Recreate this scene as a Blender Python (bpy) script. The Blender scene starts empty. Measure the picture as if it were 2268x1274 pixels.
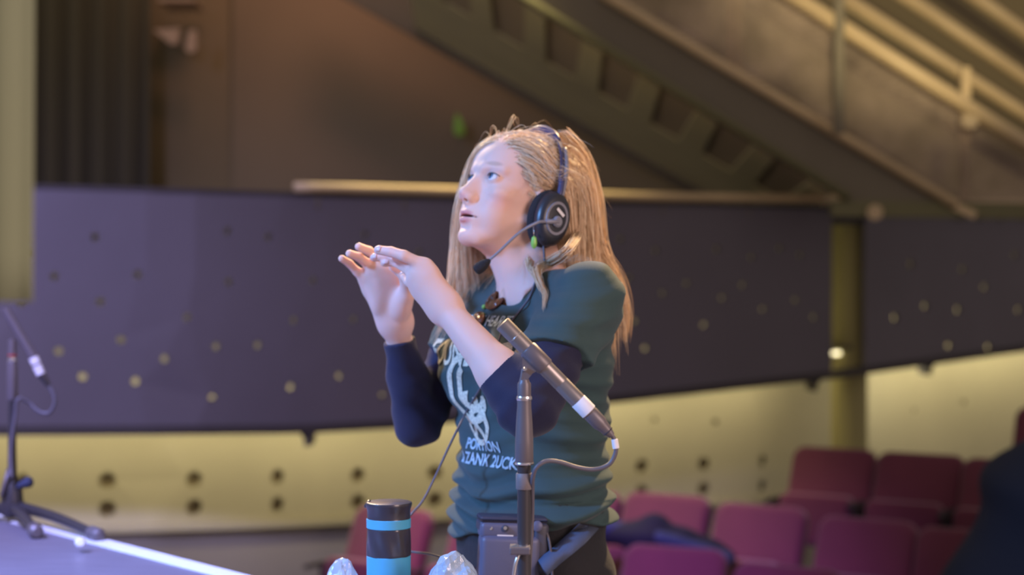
import bpy, bmesh, math, random
import numpy as np
from mathutils import Vector, Matrix, geometry

scene = bpy.context.scene
COL = scene.collection
random.seed(7)
RNG = np.random.RandomState(11)

# ------------------------------------------------------------ camera
CAM_Z = 1.345
FPX = 3600.0
cam_d = bpy.data.cameras.new('camera')
cam = bpy.data.objects.new('camera', cam_d)
COL.objects.link(cam)
cam.location = (0, 0, CAM_Z)
cam.rotation_euler = (math.pi/2, 0, 0)
cam_d.sensor_width = 36.0
cam_d.lens = 36.0*FPX/2268.0
cam_d.clip_end = 100
cam_d.dof.use_dof = True
cam_d.dof.focus_distance = 2.42
cam_d.dof.aperture_fstop = 2.75
scene.camera = cam

# ------------------------------------------------------------ world, exposure
w = bpy.data.worlds.new('world'); scene.world = w
w.use_nodes = True
bgn = w.node_tree.nodes['Background']
bgn.inputs[0].default_value = (1.0, 0.83, 0.76, 1)
bgn.inputs[1].default_value = 0.30
scene.view_settings.view_transform = 'Standard'
scene.view_settings.look = 'None'
scene.view_settings.exposure = 0.0
scene.view_settings.gamma = 1.0
scene.view_settings.use_curve_mapping = False

# ------------------------------------------------------------ stage and house lamps
def aim(o, tgt):
    d = Vector(tgt) - o.location
    o.rotation_euler = d.to_track_quat('-Z', 'Y').to_euler()
def spot(name, loc, tgt, power, color, angle=40, radius=0.15, blend=0.4):
    l = bpy.data.lights.new(name, 'SPOT'); l.energy = power; l.color = color
    l.spot_size = math.radians(angle); l.shadow_soft_size = radius; l.spot_blend = blend
    o = bpy.data.objects.new(name, l); COL.objects.link(o); o.location = loc; aim(o, tgt); return o
def area(name, loc, tgt, power, color, sx, sy=None):
    l = bpy.data.lights.new(name, 'AREA'); l.energy = power; l.color = color
    l.shape = 'RECTANGLE'; l.size = sx; l.size_y = sy or sx
    o = bpy.data.objects.new(name, l); COL.objects.link(o); o.location = loc; aim(o, tgt); return o
# violet-blue stage wash from the front left
spot('stage_wash_blue', (-3.6, 0.9, 3.3), (0.0, 2.9, 1.35), 1150, (0.16, 0.41, 1.0), 40, 0.22)
# the same lamp bank spilling over the stage floor and the left gallery front
spot('stage_wash_violet', (-2.4, 1.2, 4.6), (-1.6, 3.2, 0.7), 2300, (0.40, 0.40, 1.0), 44, 0.3, 0.8)
spot('house_wash_violet', (-4.6, 2.0, 4.5), (-3.4, 8.8, 0.9), 2700, (0.50, 0.47, 1.0), 52, 0.4, 1.0)
# pink soft fill from the house right behind camera
area('front_fill_pink', (1.6, 0.9, 1.75), (0.1, 2.9, 1.4), 34, (1.0, 0.72, 0.68), 0.9)
# amber back lights above and behind the woman
spot('back_light_amber', (1.4, 5.6, 4.0), (0.03, 2.9, 1.5), 1300, (1.0, 0.66, 0.34), 22, 0.12)
spot('back_light_amber_left', (-1.7, 5.6, 3.8), (0.0, 2.9, 1.45), 650, (1.0, 0.72, 0.42), 22, 0.12)
# amber work lights over the stairs and the gallery rail
spot('stair_light_amber', (1.5, 4.0, 3.0), (2.8, 10.6, 4.1), 1250, (1.0, 0.82, 0.48), 33, 0.1, 0.45)
spot('rail_light_amber', (-0.6, 9.9, 5.6), (-0.1, 9.6, 1.8), 1700, (1.0, 0.80, 0.40), 40, 0.1, 0.9)
# magenta spill over the seats
spot('seat_wash_magenta', (-3.0, 2.6, 4.4), (0.3, 7.9, -0.1), 3200, (0.42, 0.20, 1.0), 22, 0.3, 1.0)
spot('seat_wash_pink', (-2.8, 3.0, 4.6), (-0.35, 8.8, 0.0), 1100, (1.0, 0.34, 0.75), 9, 0.2, 0.8)
spot('added_soffit_fill', (2.3, 12.2, 2.35), (1.0, 11.6, 4.6), 60, (1.0, 0.86, 0.55), 140, 0.3, 1.0)  # unseen lamp added to brighten the stair soffit from below
spot('added_flare_glow_pink', (-1.0, 10.6, 6.9), (-1.3, 14.4, 5.3), 900, (1.0, 0.50, 0.42), 60, 1.0, 1.0)  # unseen pink lamp added to give the far wall a flare-like glow

# ------------------------------------------------------------ helpers
def P(px, py, d):
    return Vector(((px-1134.0)/FPX*d, d, CAM_Z-(py-637.0)/FPX*d))
def PN(px, py, d):
    return np.array(P(px, py, d))

def mat(name, col, rough=0.6, metal=0.0, bump=0.0, bscale=80, var=0.0, vscale=6, spec=0.5, sheen=0.0, sss=0.0, emit=None, estr=0.0, coat=0.0, stretch=(1,1,1)):
    m = bpy.data.materials.new(name); m.use_nodes = True
    nt = m.node_tree; b = nt.nodes['Principled BSDF']
    b.inputs['Base Color'].default_value = (*col, 1)
    b.inputs['Roughness'].default_value = rough
    b.inputs['Metallic'].default_value = metal
    b.inputs['Specular IOR Level'].default_value = spec
    b.inputs['Sheen Weight'].default_value = sheen
    b.inputs['Coat Weight'].default_value = coat
    if sss:
        b.inputs['Subsurface Weight'].default_value = sss
        b.inputs['Subsurface Radius'].default_value = (0.012, 0.005, 0.003)
        b.inputs['Subsurface Scale'].default_value = 1.0
    if emit:
        b.inputs['Emission Color'].default_value = (*emit, 1); b.inputs['Emission Strength'].default_value = estr
    tc = nt.nodes.new('ShaderNodeTexCoord')
    mp = nt.nodes.new('ShaderNodeMapping'); mp.inputs['Scale'].default_value = stretch
    nt.links.new(tc.outputs['Object'], mp.inputs['Vector'])
    if var:
        n = nt.nodes.new('ShaderNodeTexNoise'); n.inputs['Scale'].default_value = vscale; n.inputs['Detail'].default_value = 5
        nt.links.new(mp.outputs[0], n.inputs['Vector'])
        r = nt.nodes.new('ShaderNodeValToRGB')
        r.color_ramp.elements[0].position = 0.3; r.color_ramp.elements[1].position = 0.7
        r.color_ramp.elements[0].color = (*[c*(1-var) for c in col], 1)
        r.color_ramp.elements[1].color = (*[min(1, c*(1+var)) for c in col], 1)
        nt.links.new(n.outputs['Fac'], r.inputs['Fac']); nt.links.new(r.outputs['Color'], b.inputs['Base Color'])
    if bump:
        n2 = nt.nodes.new('ShaderNodeTexNoise'); n2.inputs['Scale'].default_value = bscale; n2.inputs['Detail'].default_value = 4
        nt.links.new(mp.outputs[0], n2.inputs['Vector'])
        bp = nt.nodes.new('ShaderNodeBump'); bp.inputs['Strength'].default_value = bump; bp.inputs['Distance'].default_value = 0.01
        nt.links.new(n2.outputs['Fac'], bp.inputs['Height']); nt.links.new(bp.outputs['Normal'], b.inputs['Normal'])
    return m

def link(name, me, m=None, parent=None, smooth=True):
    o = bpy.data.objects.new(name, me); COL.objects.link(o)
    if m: me.materials.append(m)
    if smooth and len(me.polygons):
        me.polygons.foreach_set('use_smooth', [True]*len(me.polygons))
    if parent:
        o.parent = parent
        if parent.type == 'EMPTY': o.matrix_parent_inverse = Matrix.Translation(-parent.location)
    return o
def mesh_from(name, V, F, m=None, parent=None, smooth=True):
    me = bpy.data.meshes.new(name)
    me.from_pydata([tuple(v) for v in V], [], [tuple(f) for f in F]); me.update()
    return link(name, me, m, parent, smooth)
def np_mesh(name, V, F, m=None, parent=None, smooth=True):
    """V (n,3) float, F (k,c) int -> object, fast"""
    me = bpy.data.meshes.new(name)
    c = F.shape[1]
    me.vertices.add(len(V)); me.vertices.foreach_set('co', np.asarray(V, np.float32).ravel())
    me.loops.add(F.size); me.loops.foreach_set('vertex_index', F.astype(np.int32).ravel())
    me.polygons.add(len(F)); me.polygons.foreach_set('loop_start', np.arange(0, F.size, c, dtype=np.int32))
    me.update(calc_edges=True); me.validate()
    return link(name, me, m, parent, smooth)
def bm_obj(name, bm, m=None, parent=None, smooth=False):
    me = bpy.data.meshes.new(name); bm.to_mesh(me); bm.free()
    return link(name, me, m, parent, smooth)
def empty(name, loc, label=None, cat=None, group=None, rz=0.0):
    o = bpy.data.objects.new(name, None); COL.objects.link(o); o.location = loc; o.rotation_euler = (0, 0, rz)
    o.empty_display_size = 0.1
    return tag(o, label, cat, group)
def tag(o, label=None, cat=None, group=None, kind=None):
    if label: o['label'] = label
    if cat: o['category'] = cat
    if group: o['group'] = group
    if kind: o['kind'] = kind
    return o
def structure(o):
    o['kind'] = 'structure'; return o

def box_bm(bm, c, s, rot=None, bevel=0.0, seg=2):
    M = Matrix.Translation(Vector(c)) @ (rot.to_4x4() if rot else Matrix()) @ Matrix.Diagonal((*s, 1))
    r = bmesh.ops.create_cube(bm, size=1.0, matrix=M)
    if bevel:
        es = {e for v in r['verts'] for e in v.link_edges}
        bmesh.ops.bevel(bm, geom=list(es), offset=bevel, segments=seg, profile=0.5, affect='EDGES')
def box(name, c, s, m, parent=None, rot=None, bevel=0.0, seg=2, smooth=False):
    bm = bmesh.new(); box_bm(bm, c, s, rot, bevel, seg); return bm_obj(name, bm, m, parent, smooth)
def frame_from(d):
    d = Vector(d).normalized(); a = Vector((0, 0, 1)) if abs(d.z) < 0.95 else Vector((1, 0, 0))
    x = a.cross(d).normalized(); return x, d.cross(x).normalized(), d
def lathe(name, prof, a, b, m, parent=None, n=32, smooth=True):
    """prof: list of (t, r) with t along a->b in metres"""
    a = Vector(a); x, y, d = frame_from(Vector(b)-a)
    V, F = [], []
    for t, r in prof:
        for k in range(n):
            q = 2*math.pi*k/n; V.append(a+d*t+(x*math.cos(q)+y*math.sin(q))*max(r, 1e-5))
    for i in range(len(prof)-1):
        for k in range(n):
            k2 = (k+1) % n; F.append((i*n+k, i*n+k2, (i+1)*n+k2, (i+1)*n+k))
    F.append(tuple(range(n))[::-1]); F.append(tuple((len(prof)-1)*n+k for k in range(n)))
    o = mesh_from(name, V, F, m, parent, smooth)
    md = o.modifiers.new('edge_split', 'EDGE_SPLIT'); md.split_angle = math.radians(38)
    return o
def spline(pts, n=12):
    pts = [Vector(p) for p in pts]
    if len(pts) < 3: return pts
    out = []
    Q = [pts[0]*2-pts[1]]+pts+[pts[-1]*2-pts[-2]]
    for i in range(1, len(Q)-2):
        for k in range(n):
            t = k/n; p0, p1, p2, p3 = Q[i-1:i+3]
            out.append(0.5*((2*p1)+(p2-p0)*t+(2*p0-5*p1+4*p2-p3)*t*t+(3*p1-p0-3*p2+p3)*t**3))
    out.append(pts[-1]); return out
def tube(name, pts, r, m, parent=None, n=10, smooth=True, flat=1.0, side=None):
    """tube along points; r a number or a list; flat<1 squeezes it across `side`"""
    pts = [Vector(p) for p in pts]; R = r if isinstance(r, (list, tuple)) else [r]*len(pts)
    if len(R) != len(pts):
        R = [R[0]+(R[-1]-R[0])*i/(len(pts)-1) for i in range(len(pts))]
    V, F = [], []; x = None
    for i, p in enumerate(pts):
        t = (pts[min(i+1, len(pts)-1)]-pts[max(i-1, 0)]).normalized()
        if x is None: x = frame_from(t)[0] if side is None else (Vector(side)-t*Vector(side).dot(t)).normalized()
        elif side is not None: x = (Vector(side)-t*Vector(side).dot(t)).normalized()
        else: x = (x-t*x.dot(t)).normalized()
        y = t.cross(x)
        for k in range(n):
            q = 2*math.pi*k/n; V.append(p+(x*math.cos(q)*flat+y*math.sin(q))*R[i])
    L = len(pts)
    for i in range(L-1):
        for k in range(n):
            k2 = (k+1) % n; F.append((i*n+k, i*n+k2, (i+1)*n+k2, (i+1)*n+k))
    F.append(tuple(range(n))[::-1]); F.append(tuple((L-1)*n+k for k in range(n)))
    return mesh_from(name, V, F, m, parent, smooth)
def bar(name, a, b, wdt, hgt, m, parent=None, up=(0, 0, 1), bevel=0.0):
    a, b = Vector(a), Vector(b); d = (b-a); L = d.length; d.normalize()
    s = d.cross(Vector(up)).normalized(); u = s.cross(d)
    rot = Matrix((s, d, u)).transposed()
    return box(name, (a+b)/2, (wdt, L, hgt), m, parent, rot, bevel)
# ------------------------------------------------------------ materials of the place
M = {}
M['panel'] = mat('gallery_panel_grey', (0.120, 0.106, 0.130), 0.6, bump=0.05, bscale=30, var=0.08, vscale=1.2)
M['olive'] = mat('olive_plaster', (0.50, 0.46, 0.33), 0.8, bump=0.1, bscale=25, var=0.1, vscale=0.9)
M['lower'] = mat('grey_dado', (0.30, 0.27, 0.22), 0.8, var=0.1, vscale=1)
M['dark'] = mat('dark_trim', (0.045, 0.038, 0.04), 0.7)
M['void'] = mat('hole_lining', (0.34, 0.28, 0.17), 0.9)
M['back'] = mat('brown_back_wall', (0.21, 0.17, 0.085), 0.9, var=0.12, vscale=0.5)
M['curtain'] = mat('black_drape', (0.12, 0.105, 0.055), 0.95, sheen=0.1)
M['brass'] = mat('warm_painted_rail', (0.62, 0.47, 0.26), 0.45, var=0.08, vscale=4)
M['stair'] = mat('stair_steel', (0.18, 0.155, 0.105), 0.75, var=0.1, vscale=1)
M['soffit'] = mat('stair_soffit', (0.75, 0.70, 0.38), 0.8, var=0.1, vscale=1)
M['column'] = mat('olive_column', (0.38, 0.34, 0.14), 0.75)
M['floor'] = mat('house_carpet', (0.05, 0.03, 0.035), 0.95, bump=0.3, bscale=120)
M['stage'] = mat('stage_floor_paint', (0.20, 0.185, 0.23), 0.42, bump=0.06, bscale=60, var=0.12, vscale=9, stretch=(1, 6, 1))
M['tape'] = mat('white_edge_strip', (0.82, 0.84, 0.88), 0.5)

def lerp_tab(tab):
    xs = [a for a, _ in tab]; ys = [b for _, b in tab]
    return lambda x: float(np.interp(x, xs, ys))
# gallery front: plan depth by view column, it curves away to the right
D_panel = lerp_tab([(-500, 8.35), (5, 8.5), (400, 8.75), (680, 9.12), (1050, 9.75), (1360, 10.2), (1850, 10.9), (2268, 12.2), (2700, 13.8)])
Y_top = lerp_tab([(-500, 408), (5, 415), (1050, 445), (1360, 453), (1850, 464), (2268, 482), (2700, 497)])
Y_bot = lerp_tab([(-500, 966), (5, 965), (400, 963), (680, 960), (900, 948), (1360, 893), (1850, 838), (2268, 779), (2700, 730)])
def z_of(py, d): return CAM_Z-(py-637.0)/FPX*d
S_PX = np.linspace(-500, 2700, 320)
S_XY = np.array([((p-1134)/FPX*D_panel(p), D_panel(p)) for p in S_PX])
ker = np.ones(15)/15
for c in range(2):
    pad = np.r_[S_XY[0, c]+(np.arange(-7, 0))*(S_XY[1, c]-S_XY[0, c]), S_XY[:, c], S_XY[-1, c]+np.arange(1, 8)*(S_XY[-1, c]-S_XY[-2, c])]
    S_XY[:, c] = np.convolve(pad, ker, 'valid')
S_LEN = np.r_[0, np.cumsum(np.hypot(*np.diff(S_XY, axis=0).T))]
def s_at(px):
    # arc length where the view column px meets the curve
    cols = 1134+FPX*S_XY[:, 0]/S_XY[:, 1]
    return float(np.interp(px, cols, S_LEN))
def xy_at(s, back=0.0):
    x = np.interp(s, S_LEN, S_XY[:, 0]); y = np.interp(s, S_LEN, S_XY[:, 1])
    x2 = np.interp(s+0.05, S_LEN, S_XY[:, 0]); y2 = np.interp(s+0.05, S_LEN, S_XY[:, 1])
    x1 = np.interp(s-0.05, S_LEN, S_XY[:, 0]); y1 = np.interp(s-0.05, S_LEN, S_XY[:, 1])
    t = np.array([x2-x1, y2-y1]); t /= np.linalg.norm(t)
    n = np.array([-t[1], t[0]])   # away from the camera
    return x+n[0]*back, y+n[1]*back
COLS = 1134+FPX*S_XY[:, 0]/S_XY[:, 1]
def px_of_s(s): return float(np.interp(s, S_LEN, COLS))
Z_TOP = lambda s: z_of(Y_top(px_of_s(s)), xy_at(s)[1])
Z_BOT = lambda s: z_of(Y_bot(px_of_s(s)), xy_at(s)[1])

def perforated(name, s0, s1, zlo, zhi, holes, m, back=0.0, thick=0.03, step=0.25, parent=None):
    """curved wall sheet with real round holes; holes = [(s, z, r)]"""
    vs, es = [], []
    ns = max(2, int((s1-s0)/step)); nz = 3
    border = []
    for i in range(ns+1):
        s = s0+(s1-s0)*i/ns; border.append((s, zlo(s)))
    for i in range(ns, -1, -1):
        s = s0+(s1-s0)*i/ns; border.append((s, zhi(s)))
    vs += border; n = len(border); es += [(i, (i+1) % n) for i in range(n)]
    for s, z, r in holes:
        b = len(vs)
        for k in range(14):
            q = 2*math.pi*k/14; vs.append((s+r*math.cos(q), z+r*math.sin(q)))
        es += [(b+k, b+(k+1) % 14) for k in range(14)]
    for i in range(1, ns):
        s = s0+(s1-s0)*i/ns
        for j in range(1, nz):
            z = zlo(s)+(zhi(s)-zlo(s))*j/nz
            if all((s-h[0])**2+(z-h[1])**2 > (h[2]*1.3)**2 for h in holes): vs.append((s, z))
    r = geometry.delaunay_2d_cdt([Vector(v) for v in vs], es, [], 1, 1e-5)
    V2, T = r[0], r[2]
    keep = []
    for t in T:
        c = sum((V2[i] for i in t), Vector((0, 0)))/len(t)
        if any((c.x-h[0])**2+(c.y-h[1])**2 < (h[2]*0.985)**2 for h in holes): continue
        keep.append(tuple(t))
    V = []
    for v in V2:
        x, y = xy_at(v.x, back); V.append((x, y, v.y))
    o = mesh_from(name, V, keep, m, parent, False)
    bm = bmesh.new(); bm.from_mesh(o.data); bmesh.ops.recalc_face_normals(bm, faces=bm.faces)
    bm.faces.ensure_lookup_table()
    if sum(f.normal.y for f in bm.faces) > 0: bmesh.ops.reverse_faces(bm, faces=bm.faces)
    bm.to_mesh(o.data); bm.free()
    md = o.modifiers.new('thick', 'SOLIDIFY'); md.thickness = thick; md.offset = -1
    return o

# star-like dots drilled through the gallery front (view column, row)
DOTS = [(210,525),(305,608),(508,625),(505,512),(595,525),(415,703),(268,753),(480,768),(572,765),(652,710),(785,708),(752,833),(645,858),(471,882),(300,845),(183,835),(130,778),(365,795),(120,612),(58,560),(47,670),(222,668),(695,622),(810,520),(848,878),(1375,530),(1453,555),(1395,615),(1468,650),(1522,628),(1588,552),(1600,660),(1645,632),(1665,570),(1690,685),(1773,565),(1407,712),(1430,772),(1560,720),(1762,665),(1803,703),(1727,550),
 (2018,585),(2133,597),(2248,565),(2181,636),(2050,678),(2122,686),(1983,704),(2257,687),(2102,766),(2190,770),(930,560),(960,640),(1240,700),(1180,580),(-60,700),(-140,560),(-200,800)]
def hole_at(px, py, r):
    s = s_at(px); d = xy_at(s)[1]; return (s, z_of(py, d), r)
Lh = [hole_at(x, y, 0.020) for x, y in DOTS if x < 1830]
Rh = [hole_at(x, y, 0.030) for x, y in DOTS if x > 1930]
sL, sA, sB, sR = 0.05, s_at(1843), s_at(1917), S_LEN[-1]-0.05
g = perforated('trim_1', sL, sA, lambda s: Z_BOT(s)+0.03, Z_TOP, Lh, M['panel']); structure(g)
g = perforated('trim_2', sB, sR, lambda s: Z_BOT(s)+0.03, Z_TOP, Rh, M['panel']); structure(g)

def strip(name, s0, s1, zf, hgt, back, thick, m, kind='structure', n=90):
    V, F = [], []
    for i in range(n+1):
        s = s0+(s1-s0)*i/n; a = xy_at(s, back); b = xy_at(s, back+thick); z = zf(s)
        V += [(*a, z), (*b, z), (*b, z+hgt), (*a, z+hgt)]
    for i in range(n):
        for k in range(4):
            k2 = (k+1) % 4; F.append((i*4+k, i*4+k2, i*4+4+k2, i*4+4+k))
    F += [(3, 2, 1, 0), (n*4, n*4+1, n*4+2, n*4+3)]
    o = mesh_from(name, V, F, m, None, False)
    if kind: o['kind'] = kind
    return o
strip('trim_3', sL, sR, Z_BOT, 0.05, -0.02, 0.07, M['dark'])                     # bottom rail of the gallery front
strip('trim_4', sL, sR, Z_TOP, 0.022, -0.01, 0.05, M['dark'])                    # capping

# back wall under and behind the gallery: pairs of drilled holes in an olive sheet
PAIRS = [(-145,1070,1134),(50,1067,1131),(237,1065,1128),(430,1062,1124),(615,1057,1118),(793,1053,1112),(962,1048,1107),(1125,1044,1102),(1278,1038,1096),(1422,1033,1090),(1560,1028,1083),(1690,1022,1078),(1812,1018,1072),(1930,1013,1067)]
WB = 0.75
s_mid = lambda px: s_at(px)
def hole_w(px, py, r):
    # meet the view column with the offset curve
    best = None
    for s in np.linspace(0, S_LEN[-1], 1500):
        x, y = xy_at(s, WB); c = 1134+FPX*x/y
        if best is None or abs(c-px) < best[0]: best = (abs(c-px), s, y)
    return (best[1], z_of(py, best[2]), r)
WH = [hole_w(a, b, 0.048) for a, b, c in PAIRS]+[hole_w(a, c, 0.048) for a, b, c in PAIRS]
WH += [hole_w(1450, 930, 0.02), hole_w(1585, 935, 0.024), hole_w(2025, 910, 0.022), hole_w(2135, 892, 0.026)]
LEDGE = lerp_tab([(-500, 1178), (300, 1164), (560, 1156), (1000, 1137), (1600, 1108), (2268, 1070), (2700, 1040)])
def zledge(s):
    x, y = xy_at(s, WB); return z_of(LEDGE(1134+FPX*x/y), y)
g = perforated('wall_back', sL, sR, zledge, lambda s: Z_TOP(s)-0.06, WH, M['olive'], back=WB, thick=0.03, step=0.4); structure(g)
strip('trim_5', sL, sR, lambda s: zledge(s)-0.035, 0.03, WB-0.045, 0.08, M['olive'])
strip('trim_6', sL, sR, lambda s: -1.0, 0.985, WB+0.0, 0.05, M['lower']) if False else None
V, F = [], []
n = 90
for i in range(n+1):
    s = sL+(sR-sL)*i/n; x, y = xy_at(s, WB+0.01); V += [(x, y, -1.2), (x, y, zledge(s)-0.03)]
    if i: F.append((2*i-2, 2*i, 2*i+1, 2*i-1))
o = mesh_from('wall_lower', V, F, M['lower'], None, False); structure(o)
md = o.modifiers.new('thick', 'SOLIDIFY'); md.thickness = 0.05; md.offset = -1
strip('wall_cavity', sL, sR, lambda s: -1.2, 2.8, WB+0.055, 0.05, M['void'])
# gallery deck over the strip lights
V, F = [], []
for i in range(n+1):
    s = sL+(sR-sL)*i/n; a = xy_at(s, 0.03); b = xy_at(s, 1.6); V += [(*a, Z_TOP(s)-0.03), (*b, Z_TOP(s)-0.03)]
    if i: F.append((2*i-2, 2*i, 2*i+1, 2*i-1))
o = mesh_from('floor_gallery', V, F, M['dark'], None, False); structure(o)
md = o.modifiers.new('thick', 'SOLIDIFY'); md.thickness = 0.06; md.offset = -1

# warm strip lights behind the gallery front
M['tube_on'] = mat('strip_light_on', (1, 1, 1), 0.5, emit=(1.0, 0.86, 0.50), estr=3)
M['fixture'] = mat('fixture_housing', (0.08, 0.08, 0.07), 0.6)
k = 0
ss = np.arange(s_at(-420), s_at(2600), 1.0)
for s in ss:
    x, y = xy_at(s, 0.20); x2, y2 = xy_at(s+0.1, 0.20)
    z = Z_BOT(s)+0.15
    f = empty('strip_light', (x, y, z), 'slim warm strip light hidden behind the grey gallery front', 'light', 'strip lights behind the gallery front')
    a = Vector((*xy_at(s-0.42, 0.20), z)); b = Vector((*xy_at(s+0.42, 0.20), z))
    bar('housing', a+Vector((0, 0, .01)), b+Vector((0, 0, .01)), 0.16, 0.02, M['fixture'], f)
    tube('lamp_tube', [a-Vector((0, 0, .03)), b-Vector((0, 0, .03))], 0.012, M['tube_on'], f)
    rights = np.interp(px_of_s(s), [-200, 300, 900, 1500, 1850, 2268], [0.9, 0.95, 1.05, 1.2, 0.8, 1.5])
    xb, yb = xy_at(s, 0.32); xw, yw = xy_at(s, WB)
    l = area('strip_glow', (xb, yb, z-0.03), (xw, yw, z-0.40), 3.0*rights*(0.0 if 1850 < px_of_s(s) < 2100 else 1), (1.0, 0.86, 0.50), 0.85, 0.05)
    area('strip_spill', (xb, yb, z+0.04), (xw, yw, z+0.7), 0.9*rights, (1.0, 0.90, 0.55), 0.5, 0.05)
    d = Vector(xy_at(s+0.1, 0)+(0,))-Vector(xy_at(s, 0)+(0,)); 
    fwd = (Vector((xw, yw, z-0.40))-Vector((xb, yb, z-0.03))).normalized(); xx = (d-fwd*d.dot(fwd)).normalized(); yy = (-fwd).cross(xx)
    l.rotation_euler = Matrix((xx, yy, -fwd)).transposed().to_euler()
# bright round downlight under the right gallery
DL = P(2008, 800, 11.75)
f = empty('downlight', DL, 'bright round downlight glowing under the right end of the gallery front', 'light')
M['lamp_on'] = mat('downlight_on', (1, 1, 1), 0.5, emit=(1.0, 0.92, 0.62), estr=9)
lathe('housing', [(0, 0.05), (0, 0.09), (0.05, 0.10)], DL+Vector((0, 0, .05)), DL, M['fixture'], f)
lathe('lamp_face', [(0, 0.085), (0.012, 0.085), (0.03, 0.05)], DL, DL-Vector((0, 0, .1)), M['lamp_on'], f)
tube('stem', [DL+Vector((0, 0, .05)), DL+Vector((0, 0, .45))], 0.012, M['fixture'], f)
spot('downlight_beam', DL-Vector((0, 0, .05)), P(2000, 900, 12.6), 7, (1.0, 0.9, 0.62), 120, 0.05, 1.0)

# dark fins hanging below the gallery front
for i, (px, lb) in enumerate([(684, 'small dark bracket under the gallery front, left of the woman'), (1808, 'small dark bracket under the gallery front beside the olive column'), (2062, 'small dark bracket under the gallery front right of the round downlight')]):
    s = s_at(px); x, y = xy_at(s, 0.02); z = Z_BOT(s)
    bm = bmesh.new(); w0, w1, h = 0.045, 0.016, 0.075
    vs = [bm.verts.new((x+a, y+b, z+c)) for c, ww in ((0.01, w0), (-h*0.45, w1), (-h, w1)) for a, b in ((-ww, -.02), (ww, -.02), (ww, .25), (-ww, .25))]
    for r in (0, 4):
        for k in range(4): bm.faces.new((vs[r+k], vs[r+(k+1) % 4], vs[r+4+(k+1) % 4], vs[r+4+k]))
    bm.faces.new(vs[0:4][::-1]); bm.faces.new(vs[8:12])
    bmesh.ops.recalc_face_normals(bm, faces=bm.faces)
    o = bm_obj('bracket', bm, M['dark']); tag(o, lb, 'bracket', 'brackets under the gallery front')

# olive column seen in the gap between the two panels
cx = xy_at((sA+sB)/2, 0.40)
lathe_c = P(1881, 637, cx[1]); 
o = lathe('column', [(0, 0.125), (3.1, 0.125)], (lathe_c.x, cx[1], -0.9), (lathe_c.x, cx[1], 2.2), M['column'], None, 40)
tag(o, 'round olive column standing in the gap between the two gallery panels', 'column')
o = box('back_plate', (xy_at((sA+sB)/2, 0.30)[0]+0.02, xy_at((sA+sB)/2, 0.30)[1]+0.13, 1.3), (0.02, 0.02, 0.02), M['column'])
bpy.data.objects.remove(o)

# golden handrail along the top of the gallery front
def rail_run(name, px0, px1, ys, r, label, back=-0.03):
    pts = []
    for i in range(26):
        px = px0+(px1-px0)*i/25; s = s_at(px); x, y = xy_at(s, back); py = float(np.interp(px, *zip(*ys))); pts.append((x, y, z_of(py, y)))
    root = empty(name, pts[0], label, 'railing')
    tube('rail', pts, r, M['brass'], root, 12)
    for i in range(1, 25, 4):
        x, y, z = pts[i]; tube('post', [(x, y+0.04, z), (x, y+0.04, z-0.12)], 0.009, M['stair'], root)
    return root
rail_run('gallery_rail', 648, 1846, [(640, 414), (1000, 423), (1400, 435), (1850, 441)], 0.028, 'long golden handrail along the top of the gallery front behind the woman')
rail_run('gallery_rail', 2105, 2400, [(2100, 452), (2400, 452)], 0.030, 'short golden handrail on the gallery front at the foot of the stairs', -0.05)

# far wall above the gallery, in flat bays
YB = 14.6
def bay(name, px0, px1, y, m, zlo=1.6, zhi=6.6):
    x0 = (px0-1134)/FPX*y; x1 = (px1-1134)/FPX*y
    o = box(name, ((x0+x1)/2, y+0.1, (zlo+zhi)/2), (x1-x0, 0.2, zhi-zlo), m); structure(o); return o
bay('wall_far', -900, 3200, YB, M['back'])
M['bay2'] = mat('brown_wall_bay', (0.195, 0.155, 0.085), 0.9, var=0.1, vscale=0.6)
bay('trim_7', 515, 3100, YB-0.12, M['bay2'])
# black drape bay at the left
def drape(name, x0, x1, y, z0, z1, m, amp=0.05, wl=0.22, label=None):
    V, F = [], []; n = int((x1-x0)/0.03)
    for i in range(n+1):
        x = x0+(x1-x0)*i/n; yy = y+amp*math.sin(2*math.pi*x/wl)+0.3*amp*math.sin(2*math.pi*x/wl*2.3+1)
        V += [(x, yy, z0), (x, yy, z1)]
        if i: F.append((2*i-2, 2*i, 2*i+1, 2*i-1))
    o = mesh_from(name, V, F, m)
    md = o.modifiers.new('thick', 'SOLIDIFY'); md.thickness = 0.01
    return tag(o, label, 'curtain')
drape('black_curtain', (60-1134)/FPX*14.2, (333-1134)/FPX*14.2, 14.2, 1.7, 6.5, M['curtain'], label='black stage curtain hanging at the left end of the far wall')
# room shell
M['shell'] = mat('dark_shell', (0.06, 0.052, 0.045), 0.9)
structure(box('floor', (0, 7, -1.25), (16, 18, 0.1), M['floor']))
structure(box('wall_end', (0, 15.9, 2.9), (15, 0.1, 8.2), M['shell']))

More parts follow.
